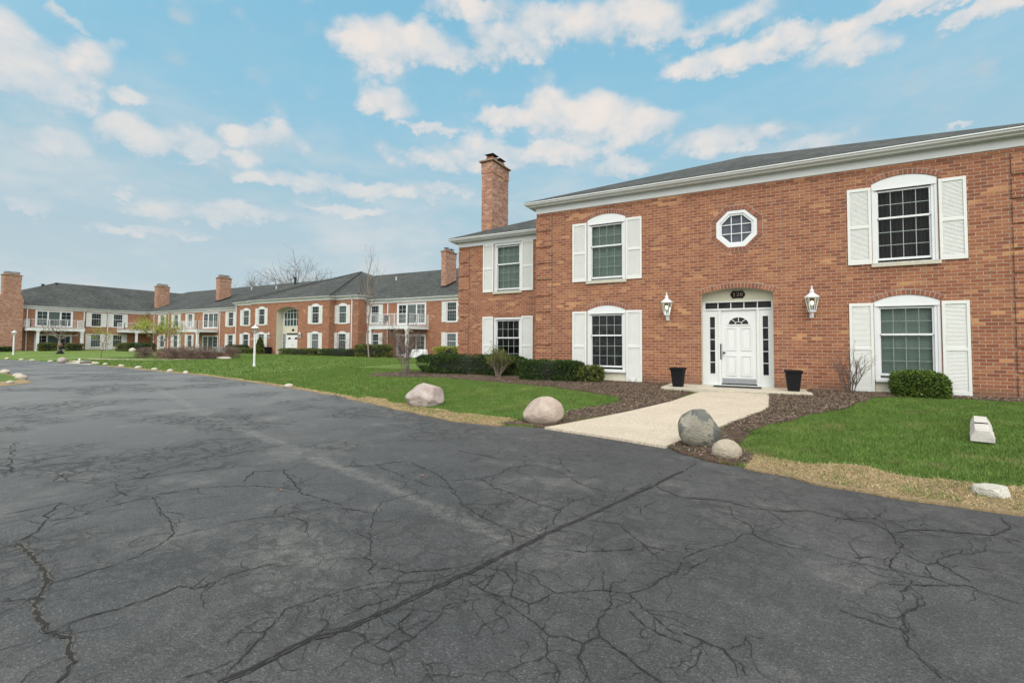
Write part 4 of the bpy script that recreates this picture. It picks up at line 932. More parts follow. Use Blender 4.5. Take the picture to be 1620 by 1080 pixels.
# number plaque over the door
def plaque():
    t = thing('house_number_plaque', 'black house number plaque reading 120 above the white entrance door', 'plaque', (-.83, 14.28, 2.52))
    b = MB(); w, h = .17, .105; P = []
    for i in range(40):
        a = 2*math.pi*i/40; c, s = math.cos(a), math.sin(a)
        x = w*math.copysign(abs(c)**.55, c); z = h*math.copysign(abs(s)**.55, s)
        k = 1+.07*math.cos(6*a); P.append((x*k, z*k))
    b.prism(P, -.022, -.002); o = b.build('plate', M['black']); o.parent = t
    b = MB()
    def bar(p, q, w0): 
        d = Vector((q[0]-p[0], q[1]-p[1])); d.normalize(); nx, nz = -d.y*w0, d.x*w0
        b.prism([(p[0]+nx, p[1]+nz), (p[0]-nx, p[1]-nz), (q[0]-nx, q[1]-nz), (q[0]+nx, q[1]+nz)], -.026, -.0215)
    x = -.088; bar((x, -.05), (x, .055), .0095); bar((x-.02, .04), (x, .055), .005); bar((x-.022, -.05), (x+.022, -.05), .005)
    o = b.build('digit', M['copper']); o.parent = t; b = MB()
    x = 0.0; C = [(-.028, .028), (-.022, .046), (-.004, .056), (.016, .050), (.026, .034), (.022, .014), (.004, -.014), (-.026, -.048)]
    for p, q, w0 in zip(C[:-1], C[1:], (.005, .006, .006, .007, .009, .009, .006)): bar((x+p[0], p[1]), (x+q[0], q[1]), w0)
    bar((x-.028, -.046), (x+.03, -.046), .006); bar((x+.03, -.05), (x+.034, -.028), .004)
    o = b.build('digit', M['copper']); o.parent = t; b = MB()
    x = .09
    for i in range(16):
        a0, a1 = 2*math.pi*i/16, 2*math.pi*(i+1)/16; w0 = .004+.0055*abs(math.cos((a0+a1)/2))
        bar((x+.024*math.cos(a0), .004+.05*math.sin(a0)), (x+.024*math.cos(a1), .004+.05*math.sin(a1)), w0)
    o = b.build('digit', M['copper']); o.parent = t
plaque()
LG = 'white carriage lanterns beside the entrances'
lantern('lit white wall lantern left of the number 120 entrance door', (-2.63, 14.0, 1.99), 0, LG)
lantern('lit white wall lantern right of the number 120 entrance door', (.86, 14.0, 1.99), 0, LG)

# ------------------------------------------------------------------ long rear building round the lawn
def sliding_door(w, h):
    b = MB(); hw = w/2; b.box(-hw, hw, .0, .1, h-.09, h); b.box(-hw, hw, .0, .1, 0, .07)
    for x in (-hw, hw-.09): b.box(x, x+.09, .0, .1, .07, h-.09)
    fr = b.build('sliding_door', M['vinyl'])
    p = (w-.18)/3
    for i in range(3):
        x0 = -hw+.09+i*p; x1 = x0+p; y = .03 if i != 1 else .06; s = .11 if i != 1 else .05
        b = MB(); b.box(x0, x0+s, y, y+.03, .07, h-.09); b.box(x1-s, x1, y, y+.03, .07, h-.09); b.box(x0+s, x1-s, y, y+.03, .07, .17); b.box(x0+s, x1-s, y, y+.03, h-.18, h-.09)
        if i != 1:
            b.box((x0+x1)/2-.009, (x0+x1)/2+.009, y+.008, y+.022, .17, h-.18)
            for q in range(1, 4): z = .17+(h-.35)*q/4; b.box(x0+s, x1-s, y+.010, y+.020, z-.009, z+.009)
        b.quad((x0+s, y+.024, .17), (x1-s, y+.024, .17), (x1-s, y+.024, h-.18), (x0+s, y+.024, h-.18), 1)
        b.build('door_panel', [M['vinyl'], M['far_glass']], fr)
    return fr
PROTO['slide'] = sliding_door(3.55, 2.06)
def balcony(parent, T, x0, x1, yf, yw, zs0, zs1, zr, cols, ground_z, left=True, right=True):
    b = MB(T)
    b.box(x0, x1, yf, yw-.002, zs0, zs1); b.box(x0-.03, x1+.03, yf-.03, yw-.002, zs1, zs1+.05)
    s = b.build('balcony', M['trim'], parent)
    b = MB(T); z0 = zs1+.05; sides = [((x0+.04, yf+.04), (x1-.04, yf+.04))]
    if left: sides.append(((x0+.04, yf+.04), (x0+.04, yw)))
    if right: sides.append(((x1-.04, yf+.04), (x1-.04, yw)))
    for p, q in sides:
        L = math.hypot(q[0]-p[0], q[1]-p[1]); n = int(L/.125); dx, dy = (q[0]-p[0])/L, (q[1]-p[1])/L
        for z, r in ((zr-.03, .03), (z0+.10, .02)): b.tube((p[0], p[1], z), (q[0], q[1], z), r, n=4)
        for i in range(1, n): x, y = p[0]+dx*L*i/n, p[1]+dy*L*i/n; b.box(x-.007, x+.007, y-.007, y+.007, z0+.10, zr-.03)
        m = max(1, round(L/1.8))
        for i in range(m+1): x, y = p[0]+dx*L*i/m, p[1]+dy*L*i/m; b.box(x-.026, x+.026, y-.026, y+.026, z0, zr)
    b.build('railing', M['vinyl'], s)
    for x in cols:
        b = MB(T); y = yf+.2; r = .115
        b.box(x-r, x+r, y-r, y+r, ground_z+.25, zs0-.18); b.box(x-r-.05, x+r+.05, y-r-.05, y+r+.05, ground_z-.1, ground_z+.25); b.box(x-r-.04, x+r+.04, y-r-.04, y+r+.04, zs0-.18, zs0-.10); b.box(x-r-.07, x+r+.07, y-r-.07, y+r+.07, zs0-.10, zs0)
        b.build('column', M['trim'], s)
    return s
TC = Matrix.Translation((-79, 0, 0)) @ Matrix.Rotation(math.radians(90), 4, 'Z')
def rear_building():
    t = thing('apartment_building', 'long L-shaped brick apartment building with balconies across the lawn', 'building', (-45.5, 32.5, -.1))
    b = MB(); YB, YF, YW = 32.5, 33.2, 34.3; G = -.6
    au = lambda c: (c-.605, c+.605, 3.10, 5.01, .15); al = lambda c: (c-.605, c+.605, .04, 2.18, .15)
    fu = lambda c: (c-.59, c+.59, 3.10, 4.94); fl = lambda c: (c-.59, c+.59, .04, 2.12)
    su = lambda c: (c-1.775, c+1.775, 2.90, 4.96); sl = lambda c: (c-1.775, c+1.775, -.06, 2.0)
    BL, BR = -51.9, -38.9; EN = (-47.24, -43.70, -.12, 4.54, .40)
    wall(b, BL, -47.6, G, 5.5, YB, [au(-49.9), al(-49.9)]); wall(b, -43.3, BR, G, 5.5, YB, [au(-41.0), al(-41.0)]); wall(b, -47.6, -43.3, G, 5.5, YB, [EN], .8, 0, 1)
    wall(b, -55.9, BL, G, 5.5, YF, [au(-53.9), al(-53.9)]); wall(b, BR, -35.6, G, 5.5, YF, [au(-37.83), al(-37.83)])
    wall(b, -79, -55.9, G, 5.08, YW, [su(-63.27)]+[sl(-63.27)]+[f(c) for c in (-75.27, -71.65, -68.1, -58.83) for f in (fu, fl)])
    wall(b, -35.6, -8, G, 5.08, YW, [su(-29.83), sl(-29.83)]+[f(c) for c in (-34.5, -25.15) for f in (fu, fl)])
    for x, ya, yb, fl_ in ((BL, YB, YF, 1), (BR, YB, YF, 0), (-55.9, YF, YW, 1), (-35.6, YF, YW, 0), (-8, YW, 53, 0)):
        P = [(x, yb, G), (x, ya, G), (x, ya, 5.5 if x != -8 else 5.08), (x, yb, 5.5 if x != -8 else 5.08)]; b.add(P if fl_ else P[::-1], ((0, 1, 2, 3),))
    b.box(-98, -8.05, 53, 53.2, G, 5.08)
    quoins(b, BR-.5, BR+.012, YB, -.1, 5.4); quoins(b, BL-.012, BL+.5, YB, -.1, 5.4); quoins(b, -36.1, -35.588, YF, -.1, 5.4); quoins(b, -55.912, -55.4, YF, -.1, 5.4)
    # left wing, turned towards the drive
    c = MB(); wall(c, 17.9, 34.3, G, 5.08, 0, [su(24.05), sl(24.05)]+[f(x) for x in (28.26, 30.65) for f in (fu, fl)])
    wall(c, -14, 17.9, G, 4.7, 1.6, [])
    c.quad((17.9, 1.6, G), (17.9, 0, G), (17.9, 0, 5.08), (17.9, 1.6, 5.08))
    n0 = len(b.v)
    b.v += [tuple(TC @ Vector(v)) for v in c.v]; b.f += [tuple(i+n0 for i in f) for f in c.f]; b.mi += c.mi
    b.build('wall', [M['brick'], M['cream']], t)
    for x, y, zs in ((-49.9, YB, 5.01), (-49.9, YB, 2.18), (-41, YB, 5.01), (-41, YB, 2.18), (-53.9, YF, 5.01), (-53.9, YF, 2.18), (-37.83, YF, 5.01), (-37.83, YF, 2.18)):
        b = MB(); arch_bricks(b, x-.62, x+.62, zs, .15, y); b.build('brick_arch', [M['arch_brick'], M['mortar']], t)
    b = MB(); arch_bricks(b, -47.26, -43.68, 4.54, .405, YB, .13); b.build('brick_arch', [M['arch_brick'], M['mortar']], t)
    for x, y in ((-49.9, YB), (-41, YB), (-53.9, YF), (-37.83, YF)):
        window_set(t, I4, x, y, True, 'far_au'); window_set(t, I4, x, y, False, 'far_al')
    for x in (-75.27, -71.65, -68.1, -58.83, -34.5, -25.15):
        window_set(t, I4, x, YW, True, 'far_fu', .84); window_set(t, I4, x, YW, False, 'far_fl', .84)
    for x in (28.26, 30.65):
        window_set(t, TC, x, 0, True, 'far_fu', .84); window_set(t, TC, x, 0, False, 'far_fl', .84)
    for T, x, y in ((I4, -63.27, YW), (I4, -29.83, YW), (TC, 24.05, 0)):
        put('slide', t, T, x, y, 2.90); put('slide', t, T, x, y, -.06)
    # recessed entrance
    yb = 33.3
    b = MB(); b.box(-47.24, -43.70, yb, yb+.1, -.12, 5.0); b.box(-47.24, -43.7, yb-.02, yb, 2.22, 2.90); e = b.build('entrance_panel', M['cream'], t)
    b = MB(); b.box(-47.24, -43.70, YB, yb-.02, -.3, -.10); b.build('entrance_step', M['concrete'], t)
    b = MB(); x0, x1, z0, zs = -47.05, -43.89, 2.95, 4.42
    A = arch_pts(x0, x1, zs, .38); A2 = arch_pts(x0+.1, x1-.1, zs-.02, .33)
    for p, q, r, s in zip(A[:-1], A[1:], A2[1:], A2[:-1]): b.prism([s, r, q, p], yb-.05, yb)
    b.box(x0, x0+.1, yb-.05, yb, z0, zs); b.box(x1-.1, x1, yb-.05, yb, z0, zs); b.box(x0, x1, yb-.05, yb, z0-.08, z0)
    for i in range(1, 6): x = x0+(x1-x0)*i/6; b.box(x-.025, x+.025, yb-.035, yb-.008, z0, zs+.3*(1-((x-(x0+x1)/2)/1.5)**2))
    for z in (z0+.72, z0+1.45): b.box(x0+.1, x1-.1, yb-.036, yb-.007, z-.025, z+.025)
    w = b.build('arched_window', M['vinyl'], t)
    b = MB(); P = [(x0+.05, yb-.006, z0), (x1-.05, yb-.006, z0)]+[(p[0], yb-.006, p[1]) for p in A2[::-1]]; b.add(P, (tuple(range(len(P))),)); b.build('glass_pane', M['far_glass'], w)
    for s, xx in ((0, -47.2), (1, -44.3)):
        b = MB(); b.box(xx, xx+.06, yb-.05, yb, -.1, 2.2); b.box(xx+.51, xx+.57, yb-.05, yb, -.1, 2.2); b.box(xx+.06, xx+.51, yb-.05, yb, -.1, .1); b.box(xx+.06, xx+.51, yb-.05, yb, 2.1, 2.2)
        b.box(xx+.275, xx+.295, yb-.04, yb-.01, .1, 2.1)
        for q in range(1, 5): z = .1+2*q/5; b.box(xx+.06, xx+.51, yb-.039, yb-.011, z-.012, z+.012)
        b.quad((xx+.06, yb-.006, .1), (xx+.51, yb-.006, .1), (xx+.51, yb-.006, 2.1), (xx+.06, yb-.006, 2.1), 1)
        b.build('sidelight', [M['vinyl'], M['far_glass']], t)
    b = MB(); b.quad((-46.55, yb-.015, 1.97), (-44.35, yb-.015, 1.97), (-44.35, yb-.015, 2.15), (-46.55, yb-.015, 2.15)); b.build('transom_pane', M['far_glass'], t)
    for k in (0, 1):
        x0 = -46.56+k*1.11; b = MB(); b.box(x0, x0+1.09, yb-.06, yb, -.1, 1.95)
        for sx in (.12, .60):
            for za, zb_ in ((.1, .6), (.75, 1.3)): b.box(x0+sx, x0+sx+.36, yb-.066, yb-.06, za, zb_)
        d = b.build('door', M['door'], t)
        b = MB(); P = [(x0+.545+.26*math.cos(math.pi*i/10), yb-.067, 1.5+.22*math.sin(math.pi*i/10)) for i in range(11)]; b.add(P, (tuple(range(11)),)); b.build('fanlight', M['glass_solid'], d)
        b = MB(); hx = x0+(.98 if k == 0 else .11); b.tube((hx, yb-.06, .9), (hx, yb-.11, .9), .03, n=8); b.build('knob', M['brass'], d)
    # balconies and gutters
    balcony(t, I4, -32.56, -27.75, 31.5, YW, 2.41, 2.68, 3.78, (-32.3, -28.0), -.12)
    balcony(t, I4, -66.1, -61.5, 31.8, YW, 2.38, 2.62, 3.75, (-65.85, -61.75), -.12)
    balcony(t, TC, 21.25, 26.35, -2.2, 0, 2.38, 2.70, 3.78, (22.0, 26.1), -.06)
    balcony(t, TC, 30.55, 34.25, -2.1, 0, 2.38, 2.70, 3.72, (32.05,), -.06, True, False)
    for x, y, zt in ((-32.73, YW, 5.3), (-61.05, YW, 5.3), (-70.3, YW, 5.3), (-73.45, YW, 5.3), (-77.4, YW, 5.3), (-36.45, YF, 5.7), (-55.75, YF, 5.7)): downspout(t, I4, x, y, zt)
    for x in (21.54, 26.95, 29.48): downspout(t, TC, x, 0, 5.3)
    b = MB(); extrude_path(b, [(-55.9, 36), (-55.9, YF), (BL, YF), (BL, YB), (BR, YB), (BR, YF), (-35.6, YF), (-35.6, 37)], cornice_prof(5.48, .24))
    extrude_path(b, [(-78.9, YW), (-55.91, YW)], cornice_prof(5.05, .25)); extrude_path(b, [(-35.59, YW), (-8, YW)], cornice_prof(5.05, .25))
    c = MB(); extrude_path(c, [(17.9, 4), (17.9, 0), (34.25, 0)], cornice_prof(5.05, .25)); extrude_path(c, [(-14, 1.6), (17.4, 1.6)], cornice_prof(4.68, .25))
    n0 = len(b.v); b.v += [tuple(TC @ Vector(v)) for v in c.v]; b.f += [tuple(i+n0 for i in f) for f in c.f]; b.mi += c.mi
    b.build('cornice', M['trim'], t)
    b = MB(); o = .335; ze = 5.445; p = .43
    D = 10.0; yr = YW-o+D; zr = ze+p*D
    b.add([(-98, YW-o, ze), (-8, YW-o, ze), (-8, yr, zr), (-88, yr, zr), (-98, yr+D, ze), (-8, yr+D, ze)], ((0, 1, 2, 3), (4, 0, 3), (5, 4, 3, 2)))
    b.quad((-79, YW-o, ze-.03), (-8, YW-o, ze-.03), (-8, YW-o, ze), (-79, YW-o, ze))
    xe = -79+o; D2 = 9.3; xr = xe-D2; zr2 = ze+.42*D2; y0 = 17.9-o
    b.add([(xe, y0, ze), (xe, 50, ze), (xr, 50, zr2), (xr, y0+D2, zr2), (xr-D2, y0, ze), (xr-D2, 50, ze)], ((0, 1, 2, 3), (4, 0, 3), (5, 4, 3, 2)))
    b.quad((xe, y0, ze-.03), (xe, YW, ze-.03), (xe, YW, ze), (xe, y0, ze))
    xe2, z2 = -80.6+o, 5.07
    b.add([(xe2, -14, z2), (xe2, 18.5, z2), (xe2-8.3, 18.5, z2+3.75), (xe2-8.3, -14, z2+3.75), (xe2-17, 18.5, z2), (xe2-17, -14, z2)], ((0, 1, 2, 3), (5, 3, 2, 4)))
    zc = 5.86
    cs = [(-55.9-o, YF-o), (-35.6+o, YF-o), (-35.6+o, 53), (-55.9-o, 53)]; ap = (-45.5, 42.9, 10.15)
    for i in range(4): q, r = cs[i], cs[(i+1) % 4]; b.add([(q[0], q[1], zc), (r[0], r[1], zc), ap], ((0, 1, 2),))
    # the projecting middle bay runs up into the hip
    f0, f1, top = (BL-o, YB-o, zc+.004), (BR+o, YB-o, zc+.004), (-45.5, 42.8, 10.14)
    b.add([f0, f1, top, (BL-o, YF-o, zc+.002), (BR+o, YF-o, zc+.002)], ((0, 1, 2), (3, 0, 2), (1, 4, 2)))
    r = b.build('roof', M['roof'], t)
    b = MB()
    for p_, q_ in ((cs[1], ap), (cs[0], ap), ((f1[0], f1[1]), top), ((f0[0], f0[1]), top)): b.tube((p_[0], p_[1], zc+.01), (q_[0], q_[1], q_[2]+.01), .085, n=4)
    b.build('hip_caps', M['roof_dark'], r)
    for (xa, xb, ya, yb_) in ((-28.05, -27.5, 36.5, 38.2), (-66.75, -65.95, 36.8, 38.4)):
        zf = lambda y: ze+p*(y-(YW-o)); b = MB()
        b.add([(xb+.03, ya-.03, zf(ya)-.1), (xb+.03, yb_, zf(yb_)-.1), (xb+.03, yb_, zf(yb_)+.18), (xb+.03, ya-.03, zf(ya)+.18), (xa-.03, ya-.03, zf(ya)-.1), (xa-.03, ya-.03, zf(ya)+.18)], ((0, 1, 2, 3), (4, 0, 3, 5))); b.build('flashing', M['dark_metal'], r)
    b = MB(); b.tube((-45.2, 41.6, 9.3), (-45.2, 41.6, 9.3), .1) if False else b.lathe([(.16, 0), (.16, .75), (.22, .78), (.22, 1.0), (.12, 1.05)], 10, (-58.6, 43.0, 9.3)); b.build('vent_pipe', M['dark_metal'], r)
    for x, y, z in ((-66.2, 41.5, 8.75), (-37.6, 40.6, 8.3), (-59.8, 41.0, 8.5)):
        b = MB(); b.lathe([(.09, 0), (.09, .35), (.14, .36), (.14, .42), (.05, .45)], 8, (x, y, z)); b.build('roof_vent', M['aluminium'], r)
    for y, x, z in ((26.6, -87.2, 9.0), (25.0, -86.5, 8.6)):
        b = MB(); b.box(x-.12, x+.12, y-.12, y+.12, z-.4, z+.18); b.box(x-.16, x+.16, y-.16, y+.16, z+.18, z+.25); b.build('roof_vent', M['dark_metal'], r)
    chimney(t, I4, -28.05, -27.5, 36.5, 38.2, 5.5, 10.05); chimney(t, I4, -66.75, -65.95, 36.8, 38.4, 5.5, 9.95); chimney(t, I4, -80.6, -79.75, 35.6, 37.2, 5.0, 9.35)
    chimney(t, TC, 19.25, 20.75, -.75, .1, -.5, 8.85, shoulder=(18.75, 21.0, 5.9, 6.75))
    return t
rear_building()
lantern('far white wall lantern left of the recessed arched entrance across the lawn', (-48.3, 32.5, 1.72), 0, LG, False, .95)
lantern('far white wall lantern right of the recessed arched entrance across the lawn', (-43.15, 32.5, 1.72), 0, LG, False, .95)
t = tag((lambda b: (b.prism([(.2*math.cos(2*math.pi*i/20), .13*math.sin(2*math.pi*i/20)) for i in range(20)], -.03, 0), b.build('house_number_plaque', M['black']))[1])(MB()), 'small dark oval number plaque above the far double doors', 'plaque'); t.location = (-45.47, 33.275, 2.5)

# ------------------------------------------------------------------ ground
def sheet_grid(name, X, D, mat, off):
    """strip of ground north of the drive's edge; D = distances behind the edge"""
    v = []; f = []
    for x in X:
        for d in D:
            y = float(yedge(x))+d
            z = gz(x, y)+off if d > .06 else (-.312 if d >= 0 else -.40)
            v.append((x, y+(0.02*mnoise.noise((x*9, 0, 0)) if d <= 0 else 0), z))
    n = len(D)
    for i in range(len(X)-1):
        for j in range(n-1): f.append((i*n+j, (i+1)*n+j, (i+1)*n+j+1, i*n+j+1))
    b = MB(); b.add(v, f); return b.build(name, mat, None, True)
def in_poly(P, x, y):
    x = np.asarray(x); y = np.asarray(y); r = np.zeros(x.shape, bool); n = len(P)
    for i in range(n):
        (x0, y0), (x1, y1) = P[i], P[(i+1) % n]
        c = ((y0 > y) != (y1 > y)) & (x < (x1-x0)*(y-y0)/((y1-y0) if y1 != y0 else 1e-9)+x0)
        r ^= c
    return r
def roughen(P, step=0.25, amp=0.05, seed=0):
    out = []
    for i in range(len(P)):
        p, q = P[i], P[(i+1) % len(P)]; L = math.hypot(q[0]-p[0], q[1]-p[1]); n = max(1, int(L/step))
        for k in range(n):
            x, y = p[0]+(q[0]-p[0])*k/n, p[1]+(q[1]-p[1])*k/n
            out.append((x+amp*mnoise.noise((x*2.3, y*2.3, seed)), y+amp*mnoise.noise((x*2.3+50, y*2.3, seed))))
    return out
def sheet_poly(name, P, mat, off, grid=0.5, skirt=0.0, flat=None, bumpy=0.0):
    bm = bmesh.new(); vs = [bm.verts.new((x, y, 0)) for x, y in P]
    for tri in tessellate_polygon([[Vector((x, y, 0)) for x, y in P]]):
        try: bm.faces.new([vs[i] for i in tri])
        except ValueError: pass
    bm.normal_update()
    x0, x1 = min(p[0] for p in P), max(p[0] for p in P); y0, y1 = min(p[1] for p in P), max(p[1] for p in P)
    for a, c0, c1 in ((0, x0, x1), (1, y0, y1)):
        k = c0+grid
        while k < c1:
            co = (k, 0, 0) if a == 0 else (0, k, 0); no = (1, 0, 0) if a == 0 else (0, 1, 0)
            bmesh.ops.bisect_plane(bm, geom=bm.verts[:]+bm.edges[:]+bm.faces[:], plane_co=co, plane_no=no); k += grid
    for v in bm.verts:
        v.co.z = (gz(v.co.x, v.co.y) if flat is None else flat)+off
        if bumpy and not v.is_boundary: v.co.z += bumpy*(0.5+mnoise.noise((v.co.x*1.7, v.co.y*1.7, 3)))
    for f in bm.faces:
        if f.normal.z < 0: f.normal_flip()
    if skirt:
        e = [e for e in bm.edges if e.is_boundary]; r = bmesh.ops.extrude_edge_only(bm, edges=e)
        for g in r['geom']:
            if isinstance(g, bmesh.types.BMVert): g.co.z -= skirt
    bmesh.ops.recalc_face_normals(bm, faces=bm.faces[:])
    me = bpy.data.meshes.new(name); bm.to_mesh(me); bm.free(); me.materials.append(mat)
    o = bpy.data.objects.new(name, me); COL.objects.link(o); return o

b = MB(); b.quad((-1500, -1500, -.46), (1500, -1500, -.46), (1500, 1500, -.46), (-1500, 1500, -.46)); tag(struct(b.build('ground', M['lawn']), 'wide grassy ground reaching out to the horizon'), None, 'ground')
XS = np.unique(np.concatenate([np.linspace(-140, -60, 20), np.linspace(-60, -16, 90), np.linspace(-16, 8, 120), np.linspace(8, 40, 12)]))
DS = [-.25, 0, .06, .15, .3, .6, 1, 1.5, 2, 2.6, 3.3, 4, 5, 6, 7, 8.5, 11, 15, 20, 30, 45, 70]
tag(struct(sheet_grid('lawn', XS, DS, M['lawn'], .012), 'mown green lawn between the drive and the brick buildings'), None, 'lawn')

